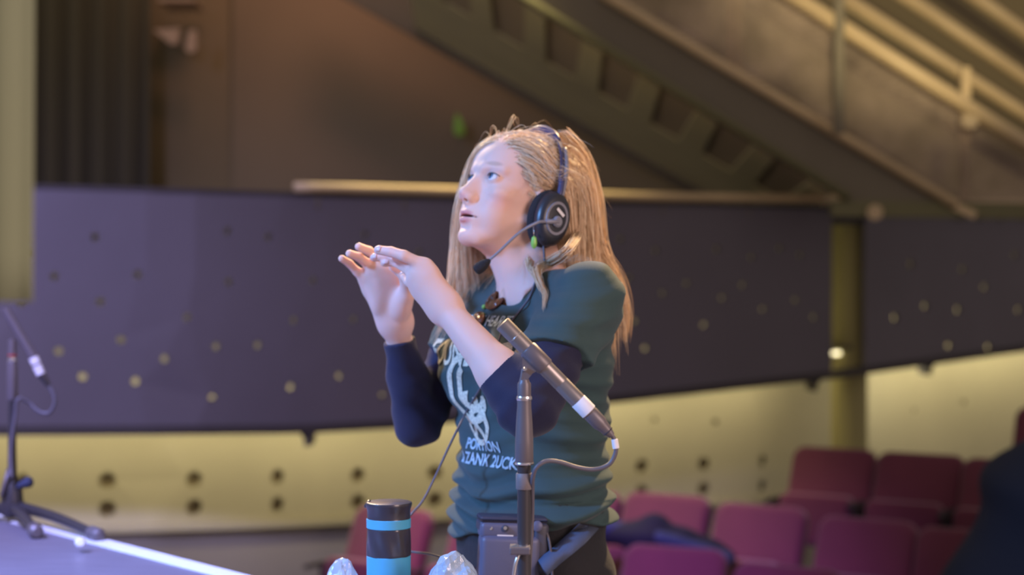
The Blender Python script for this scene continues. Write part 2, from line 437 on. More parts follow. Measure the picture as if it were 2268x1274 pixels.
# ------------------------------------------------------------ stair
D1, D2 = 10.35, 13.2
def beam(name, pts, depth, thick, m, parent=None, flip=1):
    """flat plate given by px outline, extruded away from the camera"""
    V = [P(x, y, depth) for x, y in pts]; n = len(V)
    W = [v+Vector((0, thick, 0)) for v in V]
    F = [tuple(range(n)), tuple(range(2*n-1, n-1, -1))]+[(i, i+n, (i+1) % n+n, (i+1) % n) for i in range(n)]
    o = mesh_from(name, V+W, F, m, parent, False)
    bm = bmesh.new(); bm.from_mesh(o.data); bmesh.ops.recalc_face_normals(bm, faces=bm.faces); bm.to_mesh(o.data); bm.free()
    return o
M['panm'] = mat('tread_pan_shaded', (0.55, 0.46, 0.28), 0.8)  # darker variant of the soffit, shade of the pockets put into the colour
M['flange'] = mat('olive_flange', (0.17, 0.16, 0.075), 0.7)
st = empty('staircase', P(2050, 450, D1), 'dark steel staircase climbing to the upper left above the gallery front, with golden rails', 'staircase')
up = lambda x: 0+(x-1368)*0.603          # top edge of the near stringer
lo = lambda x: 85+(x-1300)*0.616         # its lower edge
fl = lambda x: 299+(x-1300)*0.566        # lower edge of the far stringer
beam('near_stringer', [(900, up(900)), (2118, up(2118)), (2118, 462), (1910, 462), (900, lo(900))], D1, 0.06, M['stair'], st)
beam('far_stringer', [(700, fl(700)-150), (1560, fl(1560)-150), (1560, fl(1560)), (700, fl(700))], D2, 0.06, M['stair'], st)
# underside: closed towards the far stringer, ribs and pockets towards the near one
def under(xn, t, lift=0.0):
    xf = 1134+(xn-1134)*0.80-10
    a = P(xn, lo(xn)-3, D1+0.06); b = P(xf, fl(xf)-20, D2); return a+(b-a)*t+Vector((0, 0, lift))
def slabq(bm, c, th=0.02):
    vs = [bm.verts.new(v) for v in c]+[bm.verts.new(v+Vector((0, 0, th))) for v in c]
    for f in ((0, 1, 2, 3), (7, 6, 5, 4), (0, 4, 5, 1), (1, 5, 6, 2), (2, 6, 7, 3), (3, 7, 4, 0)): bm.faces.new([vs[j] for j in f])
bm = bmesh.new(); slabq(bm, [under(880, 0.5), under(880, 1.02), under(1830, 1.02), under(1830, 0.5)]); 
bmesh.ops.recalc_face_normals(bm, faces=bm.faces); bm_obj('soffit', bm, M['soffit'], st)
for i in range(8):
    x0_ = 905+i*129
    bm = bmesh.new(); slabq(bm, [under(x0_, 0), under(x0_+6, 0.5), under(x0_+62, 0.5), under(x0_+44, 0)]); slabq(bm, [under(x0_+44, 0), under(x0_+62, 0.5), under(x0_+62, 0.5, 0.05), under(x0_+44, 0, 0.05)], 0.004)
    bmesh.ops.recalc_face_normals(bm, faces=bm.faces); bm_obj('tread', bm, M['soffit'], st)
bm = bmesh.new(); slabq(bm, [under(880, 0, 0.025), under(880, 0.55, 0.025), under(1830, 0.55, 0.025), under(1830, 0, 0.025)])
bmesh.ops.recalc_face_normals(bm, faces=bm.faces); bm_obj('tread_pan', bm, M['panm'], st)
tube('stringer_flange', [P(900, lo(900)-4, D1-0.03), P(1880, lo(1880)-4, D1-0.03)], 0.030, M['flange'], st, 10)
# top capping of the near stringer and its guard
def prail(name, x0, y0, x1, y1, d, r, m, parent, n=14, ext=0):
    return tube(name, [P(x0, y0, d), P(x1, y1, d)], r, m, parent, n)
prail('stringer_cap', 1330, up(1330)+6, 2118, up(2118)+2, D1-0.03, 0.034, M['brass'], st)
prail('handrail', 1700, -45, 2420, 415, D1-0.12, 0.050, M['brass'], st)
prail('handrail', 1800, -50, 2420, 352, D1+1.3, 0.050, M['brass'], st)
prail('handrail', 1900, -80, 2420, 278, D1+1.9, 0.052, M['brass'], st)
prail('handrail', 2050, -85, 2420, 180, D1+2.6, 0.055, M['brass'], st)
M['rail_shade'] = mat('shadowed_rail', (0.13, 0.10, 0.05), 0.8)
prail('shade_rail', 1560, -60, 2420, 470, D1+0.9, 0.055, M['rail_shade'], st)  # dark rail for a shadow-like band, the shade is in its colour
bar('post', P(1627, -40, D1+0.12), P(1627, 160, D1+0.12), 0.11, 0.05, M['brass'], st, (0, 1, 0))
bar('post', P(1858, -40, D1-0.16), P(1858, 295, D1-0.16), 0.062, 0.05, M['stair'], st, (0, 1, 0))
bar('post', P(2138, 150, D1+0.05), P(2138, 452, D1+0.05), 0.055, 0.05, M['brass'], st, (0, 1, 0))
lathe('rail_bracket', [(0, 0.06), (0.06, 0.065), (0.10, 0.05)], P(2148, 268, D1-0.05), P(2148, 268, D1-0.2), M['brass'], st)
# foot plates where the stair meets the gallery
lathe('foot_plate', [(0, 0.05), (0.03, 0.05)], P(1938, 470, D1-0.02), P(1938, 470, D1-0.2), M['brass'], st)
bar('foot_plate', P(2110, 455, D1-0.02), P(2160, 478, D1-0.02), 0.05, 0.03, M['brass'], st, (0, 1, 0))
bar('landing_beam', P(1840, 462, D1+0.02), P(2420, 470, D1+0.02), 0.10, 0.075, M['flange'], st, (0, 1, 0))
# wire mesh infill: a woven sheet of thin wires
def wire_sheet(name, outline_fn, x0, x1, d, m, parent, pitch=7.5):
    bm = bmesh.new()
    def wire(a, b, t=0.0035):
        a, b = Vector(a), Vector(b); dd = (b-a); L = dd.length
        if L < 0.02: return
        dd.normalize(); s = dd.cross(Vector((0, 1, 0))).normalized()*t; u = Vector((0, t, 0))
        vs = [bm.verts.new(p+q) for p in (a, b) for q in (s, u, -s, -u)]
        for k in range(4): bm.faces.new((vs[k], vs[(k+1) % 4], vs[4+(k+1) % 4], vs[4+k]))
    x = x0
    while x < x1:
        t, b_ = outline_fn(x)
        if b_ > t: wire(P(x, t, d), P(x, b_, d))
        x += pitch
    y = -40
    while y < 470:
        # horizontal wire: clip to the band
        xs = [q for q in np.arange(x0, x1, 3.0) if outline_fn(q)[0] <= y <= outline_fn(q)[1]]
        if len(xs) > 1: wire(P(xs[0], y, d-0.004), P(xs[-1], y, d-0.004), 0.0065)
        y += pitch*1.4
    return bm_obj(name, bm, m, parent)
M['wire'] = mat('brown_wire', (0.50, 0.40, 0.31), 0.6, var=0.4, vscale=3.0)
hr = lambda x: -45+(x-1700)*460/720.0
o = wire_sheet('wire_infill', lambda x: (max(-30, hr(x)+8), min(458, up(x)-2)), 1330, 2400, D1+0.02, M['wire'], st)
o['label'] = 'brown woven wire mesh'
# tan shapes added for light patches high on the far wall at the left
M['bright_patch'] = mat('bright_patch_tan', (0.50, 0.36, 0.22), 0.7)
f = empty('bright_patch_shapes', P(400, 90, 13.9), 'small tan shapes added for bright patches high on the far wall beside the black curtain', 'bracket')
beam('patch_wedge', [(340, 66), (398, 62), (394, 96), (378, 98)], 13.9, 0.1, M['bright_patch'], f)
beam('patch_upright', [(417, 68), (434, 66), (434, 112), (420, 118), (409, 108)], 13.9, 0.1, M['bright_patch'], f)
beam('mount', [(350, -5), (430, -5), (430, 3), (350, 3)], 13.9, 0.5, M['bright_patch'], f)
M['green_glow'] = mat('green_flare_spot', (0.1, 0.3, 0.05), 0.5, emit=(0.35, 0.42, 0.03), estr=0.12)  # self-glowing green spot added in place of a flare-like dot
f = empty('added_green_spot', P(1017, 280, 14.2), 'small added green glow on the dark far wall above the woman', 'light')
lathe('lens', [(0, 0.001), (0.06, 0.03), (0.16, 0.05), (0.2, 0.03)], P(1012, 250, 14.2), P(1019, 300, 14.2), M['green_glow'], f)
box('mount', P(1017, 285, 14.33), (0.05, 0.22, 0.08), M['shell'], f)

# ------------------------------------------------------------ stage
ZS = 0.765
E0 = np.array([-1.30, 4.15]); E1 = np.array([-0.567, 3.30])
def edge_pt(t): return E0+(E1-E0)*t
ed = (E1-E0)/np.linalg.norm(E1-E0); en = np.array([ed[1], -ed[0]])*1.0     # en: towards the stage
if en[1] > 0: en = -en
A = E0-ed*2.2; B = E1+ed*4.4
Ai = A+en*0.06; Bi = B+en*0.06
ring = [tuple(A), tuple(B), (B[0]+0.2, -1.9), (-6.0, -1.9), (-6.0, A[1])]
V = [(x, y, ZS) for x, y in ring]+[(x, y, ZS-0.04) for x, y in ring]; n = 5
F = [tuple(range(n)), tuple(range(2*n-1, n-1, -1))]+[(i, i+n, (i+1) % n+n, (i+1) % n) for i in range(n)]
o = mesh_from('floor_stage', V, F, M['stage'], None, False); structure(o)
bm = bmesh.new(); bm.from_mesh(o.data); bmesh.ops.recalc_face_normals(bm, faces=bm.faces); bm.to_mesh(o.data); bm.free()
def plan_box(name, a, b, c, d, z0, z1, m):
    pts = [a, b, c, d]; V = [(*p, z0) for p in pts]+[(*p, z1) for p in pts]
    F = [(3, 2, 1, 0), (4, 5, 6, 7)]+[(i, (i+1) % 4, (i+1) % 4+4, i+4) for i in range(4)]
    o = mesh_from(name, V, F, m, None, False)
    bm = bmesh.new(); bm.from_mesh(o.data); bmesh.ops.recalc_face_normals(bm, faces=bm.faces); bm.to_mesh(o.data); bm.free()
    return o
structure(plan_box('trim_8', A, B, B+en*0.045, A+en*0.045, ZS, ZS+0.004, M['tape']))
structure(plan_box('wall_stage', A+en*0.02, B+en*0.02, B+en*0.08, A+en*0.08, -1.2, ZS-0.04, M['dark']))
# low deck in front of the stage that the woman stands on
structure(plan_box('floor_deck', A-en*2.0, B-en*2.0, B-en*0.0, A+en*0.0, -0.1, 0.0, M['dark']))
structure(plan_box('wall_deck', A-en*1.9, B-en*1.9, B-en*0.1, A-en*0.1, -1.2, -0.1, M['dark']))

# blurred pale hanging fabric close to the camera at the far left
M['tab'] = mat('pale_fabric', (0.27, 0.30, 0.18), 0.9, bump=0.1, bscale=20)
x0, x1 = -0.60, (80-1134)/FPX*1.32
V, F = [], []; n = 30; mrow = 24
for j in range(mrow+1):
    z = 2.3+(CAM_Z-(668-637)/FPX*1.32-2.3)*j/mrow
    for i in range(n+1):
        tpr = 1.0-0.0*j/mrow; xr = x1-(0.006*j/mrow)
        x = x0+(xr-x0)*i/n
        V.append((x, 1.32+0.012*math.sin(i*0.9), z))
for j in range(mrow):
    for i in range(n): F.append((j*(n+1)+i, j*(n+1)+i+1, (j+1)*(n+1)+i+1, (j+1)*(n+1)+i))
o = mesh_from('hanging_drape', V, F, M['tab']); md = o.modifiers.new('thick', 'SOLIDIFY'); md.thickness = 0.004
tag(o, 'pale out-of-focus fabric drape hanging at the left edge, close to the camera', 'curtain')
# ------------------------------------------------------------ theatre seats
M['seat'] = mat('crimson_upholstery', (0.125, 0.020, 0.042), 0.85, bump=0.15, bscale=220, var=0.08, vscale=5, sheen=0.3)
M['seat_metal'] = mat('seat_metal', (0.05, 0.045, 0.05), 0.5, metal=0.4)
def cushion(name, w, h, t, m, parent, mat4, top_r=0.07, taper=0.0, bulge=0.012):
    """rounded upholstered slab: x width, z height, y thickness, then mat4"""
    n = 10; out = []
    def corner(cx, cz, r, a0):
        return [(cx+r*math.cos(a0+math.pi/2*k/n), cz+r*math.sin(a0+math.pi/2*k/n)) for k in range(n+1)]
    wb = w/2-taper
    out += corner(w/2-top_r, h-top_r, top_r, 0)+corner(-w/2+top_r, h-top_r, top_r, math.pi/2)
    out += corner(-wb+0.03, 0.03, 0.03, math.pi)+corner(wb-0.03, 0.03, 0.03, 3*math.pi/2)
    c = (0, h/2); V, F = [], []
    rings = [(0.86, -t/2-bulge), (0.95, -t/2-bulge*0.6), (0.99, -t/2+0.012), (1.0, -t/2+0.03), (1.0, t/2-0.02), (0.98, t/2)]
    N = len(out)
    for s, y in rings:
        for x, z in out: V.append(mat4 @ Vector((c[0]+(x-c[0])*s, y, c[1]+(z-c[1])*s)))
    for i in range(len(rings)-1):
        for k in range(N): F.append((i*N+k, i*N+(k+1) % N, (i+1)*N+(k+1) % N, (i+1)*N+k))
    F.append(tuple(range(N))[::-1]); F.append(tuple((len(rings)-1)*N+k for k in range(N)))
    o = mesh_from(name, V, F, m, parent)
    bm = bmesh.new(); bm.from_mesh(o.data); bmesh.ops.recalc_face_normals(bm, faces=bm.faces); bm.to_mesh(o.data); bm.free()
    return o
SG = 'crimson theatre seats'
proto = empty('theatre_seat', (0, 0, 0))
rec = Matrix.Rotation(math.radians(-22), 4, 'X')
cushion('backrest', 0.52, 0.58, 0.07, M['seat'], proto, Matrix.Translation((0, 0.03, 0.36)) @ rec, 0.075, 0.0)
cushion('seat_cushion', 0.44, 0.30, 0.09, M['seat'], proto, Matrix.Translation((0, -0.09, 0.36)) @ Matrix.Rotation(math.radians(-4), 4, 'X'), 0.05)
for sx in (-1, 1):
    box('armrest', (sx*0.246, -0.10, 0.62), (0.02, 0.28, 0.025), M['seat_metal'], proto, bevel=0.008)
    box('leg', (sx*0.246, -0.06, 0.32), (0.014, 0.10, 0.62), M['seat_metal'], proto, bevel=0.004)
box('foot', (0, -0.06, 0.012), (0.50, 0.14, 0.024), M['seat_metal'], proto, bevel=0.004)
box('back_shell', (0, 0.18, 0.62), (0.44, 0.02, 0.46), M['seat_metal'], proto, rec.to_3x3(), bevel=0.008)
kids = [c for c in proto.children]
# (centre column, top row, depth, turn in degrees, label)
SEATS = [
 (1500, 1212, 7.75, -14, 'brightest magenta-lit crimson seat, nearest row, just right of the woman'),
 (1748, 1255, 7.5, -16, 'crimson seat at the bottom edge showing only its top, right of the brightest one'),
 (878, 1126, 8.9, -22, 'magenta-lit seat directly behind the blue banded tumbler'),
 (1100, 1140, 8.75, -22, 'pink-lit seat between the tumbler and the woman\'s hip'),
 (1292, 1086, 9.2, -20, 'crimson seat mostly hidden behind the woman, a sliver at her back'),
 (1482, 1096, 8.9, -20, 'crimson seat behind the blue draped jacket, second row'),
 (1690, 1120, 8.6, -20, 'crimson seat in the second row below the seat at the olive column'),
 (1926, 1150, 8.25, -20, 'widest crimson seat in the second row, left of the dark navy coat'),
 (2150, 1175, 7.95, -20, 'crimson seat in the second row partly covered by the dark navy coat'),
 (1852, 994, 9.7, -20, 'dark red seat standing right in front of the olive column'),
 (2043, 1006, 9.35, -20, 'dark red seat in the third row, between the column seat and the edge seat'),
 (2238, 1020, 9.0, -20, 'dark red seat in the third row behind the dark navy coat'),
 (2352, 905, 9.5, -20, 'highest dark red seat cut off by the right edge of the view'),
]
ROWS = {}
for i, (px, py, d, turn, lb) in enumerate(SEATS):
    top = P(px, py, d); H = 0.36+0.58*math.cos(math.radians(22))
    if i == 0: r = proto
    else:
        r = proto.copy(); COL.objects.link(r)
        for k in kids:
            c = k.copy(); COL.objects.link(c); c.parent = r
    rz = math.radians(turn-12)
    off = Vector((0.24*math.sin(-rz), 0.24*math.cos(rz), 0))
    r.location = Vector((top.x, top.y, top.z-H))-off
    r.rotation_euler = (0, 0, rz)
    r['label'] = lb; r['category'] = 'seat'; r['group'] = SG
    # small plinth of the raked tier under the seat's feet
    key = 0 if i < 2 else (1 if i < 9 else (2 if i < 12 else 3))
    ROWS.setdefault(key, []).append(Vector(r.location))
for key, pts in ROWS.items():
    pts.sort(key=lambda v: v.x)
    if len(pts) == 1: pts = [pts[0]-Vector((0.5, -0.2, 0)), pts[0], pts[0]+Vector((0.5, -0.2, 0))]
    a, b = pts[0], pts[-1]
    pts = [a-(pts[1]-a)*1.2]+pts+[b+(b-pts[-2])*1.2]
    V, F = [], []
    for v in pts:
        V += [(v.x, v.y-0.33, v.z), (v.x, v.y+0.36, v.z), (v.x, v.y+0.36, -1.2), (v.x, v.y-0.33, -1.2)]
    for i in range(len(pts)-1):
        for k in range(4): F.append((i*4+k, i*4+(k+1) % 4, i*4+4+(k+1) % 4, i*4+4+k))
    F += [(0, 3, 2, 1), tuple(len(V)-4+k for k in range(4))]
    o = mesh_from('floor_tier', V, F, M['floor'], None, False); structure(o)
    bm = bmesh.new(); bm.from_mesh(o.data); bmesh.ops.recalc_face_normals(bm, faces=bm.faces); bm.to_mesh(o.data); bm.free()

# ------------------------------------------------------------ front microphone on its stand
M['stand'] = mat('stand_black', (0.06, 0.055, 0.06), 0.35, metal=0.3)
M['grip'] = mat('stand_grip', (0.15, 0.13, 0.14), 0.42, metal=0.2)
M['mic'] = mat('mic_nickel', (0.26, 0.235, 0.225), 0.38, metal=0.6)
M['steel'] = mat('bright_steel', (0.75, 0.72, 0.72), 0.25, metal=0.9)
M['wtape'] = mat('white_tape', (0.80, 0.78, 0.80), 0.6)
M['cable'] = mat('cable_rubber', (0.12, 0.11, 0.13), 0.5)
M['gaffer'] = mat('grey_gaffer_tape', (0.20, 0.17, 0.17), 0.55, bump=0.1, bscale=60)
DM = 2.2
X0 = P(1161, 0, DM).x
zz = lambda py: z_of(py, DM)
px2m = DM/FPX
ms = empty('microphone_stand', (X0, DM, ZS), 'straight black microphone stand in front of the woman, holding a grey pencil microphone', 'microphone stand')
def vl(name, rows, m, x=X0, n=32): # rows [(py, halfwidth px)]
    a = (x, DM, zz(rows[0][0])); b = (x, DM, zz(rows[-1][0]))
    return lathe(name, [(abs(py-rows[0][0])*px2m, r*px2m) for py, r in rows], a, b, m, ms, n)
vl('pole', [(1020, 15), (1060, 15), (1500, 16), (1590, 16)], M['stand'])
vl('clutch', [(884, 15.5), (900, 15.5), (935, 18), (975, 20), (1024, 20.5), (1028, 19)], M['grip'])
vl('collar_ring', [(878, 16.5), (881, 17.5), (884, 17.5), (887, 16.5)], M['steel'])
vl('collar_ring', [(1024, 21), (1026, 22), (1029, 21)], M['steel'])
vl('neck', [(848, 14), (852, 15), (880, 15)], M['grip'])
vl('neck_ring', [(838, 9), (841, 10), (846, 10), (849, 9)], M['steel'])
vl('tip', [(812, 2), (818, 6), (838, 9.5), (850, 13)], M['grip'])
vl('tape_wrap', [(1048, 17), (1050, 18.5), (1082, 18.5), (1084, 17)], M['gaffer'])
vl('base', [(1585, 30), (1588, 200), (1600, 206), ((CAM_Z-ZS)/px2m+637, 208)], M['stand'], n=48)
box('cable_clip', P(1152, 1218, DM-0.012), (46*px2m, 0.03, 16*px2m), M['grip'], ms, bevel=0.002)
box('clip_top', P(1152, 1209.5, DM-0.012), (44*px2m, 0.028, 2*px2m), M['steel'], ms)
tube('clip_lever', spline([P(1150, 1226, DM-0.015), P(1142, 1250, DM-0.018), P(1136, 1290, DM-0.018)], 6), 0.0028, M['steel'], ms)
# swivel plate under the mic clip
V = [P(x, y, DM+dy) for dy in (-0.006, 0.006) for x, y in ((1157, 790), (1190, 822), (1180, 827), (1168, 842), (1154, 842), (1157, 820))]
F = [tuple(range(6))[::-1], tuple(range(6, 12))]+[(i, (i+1) % 6, (i+1) % 6+6, i+6) for i in range(6)]
o = mesh_from('swivel', V, F, M['grip'], ms, False)
lathe('swivel_screw', [(0, 0.0035), (0.02, 0.0035), (0.024, 0.002)], P(1163, 818, DM+0.008), P(1163, 818, DM-0.05), M['steel'], ms)
# mic clip half tube
ax = Vector(P(1295, 903, DM)-P(1112, 716, DM)).normalized()
def on(px, py): return P(px, py, DM)
def along(t): return P(1112+(1295-1112)*t, 716+(903-716)*t, DM)
L = (along(1)-along(0)).length
lathe('mic_clip', [(0, 19.5*px2m), (0.002, 21.5*px2m), (0.034, 21.5*px2m), (0.036, 19.5*px2m)], along(0.30), along(1), M['grip'], ms)
lathe('clip_hub', [(0, 0.004), (0.012, 0.008), (0.024, 0.008)], on(1176, 812)+Vector((0, 0.0, 0)), along(0.40), M['grip'], ms)
# the microphone: a thing of its own
mc = empty('pencil_microphone', along(0.5), 'sharp grey-brown pencil microphone on the stand in front of the woman', 'microphone')
r = 18.3*px2m
lathe('capsule', [(0, r*0.80), (0.0008, r*0.98), (0.003, r), (0.0255, r), (0.026, r*0.95)], along(0), along(1), M['mic'], mc, 40)
lathe('grille', [(0, r*0.3), (0.0006, r*0.76), (0.002, r*0.78)], along(0)-ax*0.0008, along(1), M['stand'], mc, 40)
lathe('body', [(0, r*0.95), (0.0006, r), (0.087, r), (0.088, r*0.97), (0.089, r), (0.132, r), (0.133, r*0.9)], along(0)+ax*0.0262, along(1), M['mic'], mc, 40)
lathe('capsule_ring', [(0, r*1.0), (0.0004, r*1.02), (0.0009, r)], along(0)+ax*0.0256, along(1), M['steel'], mc, 40)
lathe('white_tape_band', [(0, r*1.02), (0.0005, r*1.05), (0.021, r*1.05), (0.0215, r)], along(0)+ax*0.147, along(1), M['wtape'], mc, 40)
# plug and cable
e = along(0)+ax*0.168
mcab = empty('microphone_cable', e, 'dark cable with a white tape band looping from the front microphone back to its stand', 'cable')
e2 = P(1352, 962, DM)
d2 = (e2-e)
lathe('plug', [(0, r*0.92), (0.004, r*0.98), (0.022, r*0.95), (0.026, r*0.8), (0.034, r*0.7), (0.045, r*0.42), (d2.length, r*0.30)], e, e2, M['grip'], mcab)
for t in (0.030, 0.036): lathe('strain_ridge', [(0, r*0.55), (0.0012, r*0.74), (0.0024, r*0.55)], e+d2.normalized()*t, e2, M['stand'], mcab)
cp = spline([P(1350, 958, DM), P(1361, 975, DM), P(1364, 1000, DM), P(1350, 1028, DM), P(1318, 1040, DM), P(1280, 1036, DM-0.004), P(1240, 1024, DM-0.01), P(1210, 1022, DM-0.015), P(1188, 1036, DM-0.018), P(1180, 1060, DM-0.012), P(1179, 1090, DM+0.0), P(1178, 1160, DM+0.016), P(1170, 1300, DM+0.016), P(1165, 1450, DM+0.016)], 10)
tube('cable', cp, 0.0030, M['cable'], mcab, 12)
lathe('tape_band', [(0, 0.0036), (0.0004, 0.0045), (0.0125, 0.0045), (0.013, 0.0036)], P(1361, 973, DM), P(1365, 996, DM), M['wtape'], mcab)

# ------------------------------------------------------------ left microphone on a small tripod at the stage edge
DL2 = 4.02
xl = P(27, 0, DL2).x; zl = lambda py: z_of(py, DL2); q = DL2/FPX
ls = empty('microphone_stand', (xl, DL2, ZS), 'dark tripod microphone stand at the far left on the stage edge, out of focus', 'microphone stand')
def vl2(name, rows, m, x=xl): 
    return lathe(name, [(abs(py-rows[0][0])*q, rr*q) for py, rr in rows], (x, DL2, zl(rows[0][0])), (x, DL2, zl(rows[-1][0])), m, ls, 24)
vl2('pole', [(885, 9), (1000, 9), (1040, 10), (1128, 10)], M['stand'])
vl2('clutch', [(798, 9), (806, 11), (880, 11.5), (886, 10)], M['grip'])
vl2('collar_ring', [(790, 8), (800, 10), (804, 8)], M['steel'])
vl2('neck', [(752, 8), (760, 9), (792, 9)], M['grip'])
M['redpl'] = mat('red_plastic', (0.5, 0.04, 0.03), 0.5)
vl2('red_ring', [(784, 8), (786, 10), (792, 8)], M['redpl'])
vl2('hub', [(1060, 12), (1075, 20), (1120, 26), (1140, 24), (1146, 14)], M['stand'])
lathe('wing_knob', [(0, 0.006), (0.02, 0.012), (0.034, 0.014), (0.04, 0.008)], P(38, 1078, DL2-0.02), P(64, 1068, DL2-0.02), mat('blue_black_plastic', (0.04, 0.05, 0.10), 0.4), ls)
hubp = P(40, 1122, DL2)
def foot_leg(a, b, lbl=None):
    root = tube('leg', spline([a, (a+b)/2+Vector((0, 0, 0.006)), b], 6), [0.014, 0.011], M['stand'], ls, 12)
    dd = (b-a).normalized()
    f = lathe('rubber_foot', [(0, 0.012), (0.01, 0.017), (0.045, 0.017), (0.052, 0.010)], b-dd*0.03, b+dd*0.05, M['grip'], root)
def onst(px, py, lift=0.017):
    d = (CAM_Z-ZS-lift)*FPX/(py-637.0); return P(px, py, d)
foot_leg(hubp, onst(212, 1184))
foot_leg(P(28, 1125, DL2), onst(78, 1176, 0.017))
foot_leg(P(20, 1125, DL2), P(-150, 1150, DL2+0.10))
tube('brace', [P(20, 1040, DL2-0.02), P(4, 1100, DL2-0.03)], 0.006, M['grip'], ls)
o = lathe('rubber_foot', [(0, 0.008), (0.006, 0.012), (0.02, 0.012)], onst(178, 1202, 0.024), onst(178, 1202, 0.0), M['wtape'])
tag(o, 'small pale blob of tape on the stage floor beside the tripod leg', 'tape'); o.name = 'tape_marker'
lm = empty('pencil_microphone', P(40, 745, DL2), 'dark blurred pencil microphone on the far left stand', 'microphone')
a, b = P(10, 684, DL2), P(74, 792, DL2); rr = 10*q
lathe('body', [(0, rr*0.8), (0.002, rr), ((b-a).length, rr)], a, b, M['grip'], lm)
c = P(90, 828, DL2); dd = (c-b)
lathe('white_tape_band', [(0, rr*1.1), (dd.length*0.40, rr*1.1)], b, c, M['wtape'], lm)
lathe('white_tape_band', [(0, rr*1.1), (dd.length*0.55, rr*1.0)], b+dd*0.5, c+dd, M['wtape'], lm)
lc = empty('microphone_cable', c, 'thin dark cable looping from the far left microphone back to its stand', 'cable')
tube('cable', spline([c-dd*0.1, P(104, 850, DL2), P(118, 872, DL2), P(121, 892, DL2), P(112, 912, DL2), P(98, 916, DL2), P(80, 908, DL2), P(64, 892, DL2), P(40, 884, DL2-0.015), P(34, 920, DL2-0.015), P(24, 1000, DL2-0.016), P(26, 1060, DL2-0.03)], 8), [0.008]+[0.0045]*100 if False else 0.0048, M['cable'], lc)
lathe('plug', [(0, rr*0.95), (0.03, rr*0.7), (0.04, rr*0.4)], c-dd*0.05, P(112, 862, DL2), M['stand'], lc)

# ------------------------------------------------------------ tumbler
DT = 2.66; qt = DT/FPX; xt = P(861, 0, DT).x
M['tblack'] = mat('tumbler_black', (0.045, 0.04, 0.05), 0.32, coat=0.3)
M['tblue'] = mat('tumbler_blue', (0.09, 0.44, 0.66), 0.45)
tm = empty('tumbler', (xt, DT, ZS), 'black tumbler with bright blue bands standing at the stage edge', 'tumbler')
zt = lambda py: z_of(py, DT)
def vt(name, rows, m): return lathe(name, [((rows[0][0]-py)*qt, rr*qt) for py, rr in rows], (xt, DT, zt(rows[0][0])), (xt, DT, zt(rows[-1][0])), m, tm, 56)
ybase = 637+(CAM_Z-ZS)/qt
vt('body', [(ybase, 41), (ybase-4, 44), (1400, 46), (1148, 48)], M['tblack'])
vt('blue_band', [(1380, 47.0), (1379, 48.2), (1231, 48.9), (1230, 47.5)], M['tblue'])
vt('blue_band', [(1169, 47.5), (1168, 49), (1149, 49.2), (1148, 48)], M['tblue'])
# twisted fluting on the dark grip between the bands
V, F = [], []; nn, hh = 96, 26
for j in range(hh+1):
    for k in range(nn):
        a = 2*math.pi*k/nn; py = 1230+(1169-1230)*j/hh
        rr = (48.6+0.9*math.sin(8*a+j*0.16))*qt*(0.985 if j in (0, hh) else 1)
        V.append((xt+rr*math.cos(a), DT+rr*math.sin(a), zt(py)))
for j in range(hh):
    for k in range(nn): F.append((j*nn+k, j*nn+(k+1) % nn, (j+1)*nn+(k+1) % nn, (j+1)*nn+k))
mesh_from('grip_sleeve', V, F, M['tblack'], tm)
vt('lid', [(1148, 48), (1146, 47.6), (1128, 48.2), (1120, 51), (1116, 51.8), (1112.5, 50.5), (1111, 46), (1113, 40), (1113, 4)], M['tblack'])
lathe('lid_rim', [(0, 0.0355), (0.002, 0.037), (0.003, 0.0345)], (xt, DT, zt(1115)), (xt, DT, zt(1100)), M['steel'], tm, 56)
# spout notch at the left of the lid
lathe('spout', [(0, 0.004), (0.014, 0.008), (0.016, 0.006)], (xt-0.024, DT, zt(1126)), (xt-0.042, DT, zt(1110)), M['tblack'], tm)

# crumpled clear wrappers on the stage at the bottom of the view
M['plastic'] = mat('clear_blue_plastic', (0.55, 0.70, 0.85), 0.18, spec=0.8, bump=0.4, bscale=45)
M['plastic'].node_tree.nodes['Principled BSDF'].inputs['Transmission Weight'].default_value = 0.35
def crumple(name, c, r, h, seed, label):
    rs = np.random.RandomState(seed); bm = bmesh.new()
    bmesh.ops.create_icosphere(bm, subdivisions=4, radius=1.0)
    fr = [(rs.randn(3)*2.6, rs.rand()*6) for _ in range(10)]
    for v in bm.verts:
        p = np.array(v.co); d = sum(abs(math.sin(f.dot(p)+ph))*0.07 for f, ph in fr)
        k = 0.72+d*0.9
        v.co = Vector((p[0]*r*k*0.8, p[1]*r*0.8*k, p[2]*h*0.47*k))+Vector(c)
    mz = min(v.co.z for v in bm.verts)
    for v in bm.verts: v.co.z = max(v.co.z+(ZS-mz), ZS+0.0)
    o = bm_obj(name, bm, M['plastic'], None, False); tag(o, label, 'wrapper'); return o
crumple('plastic_wrapper', (P(1005, 0, 2.55).x, 2.55, ZS+0.06), 0.050, 0.150, 3, 'crumpled bluish clear plastic wrapper on the stage between tumbler and woman')
crumple('plastic_wrapper', (P(757, 0, 2.66).x, 2.66, ZS+0.06), 0.034, 0.125, 5, 'small crumpled clear wrapper on the stage left of the tumbler')
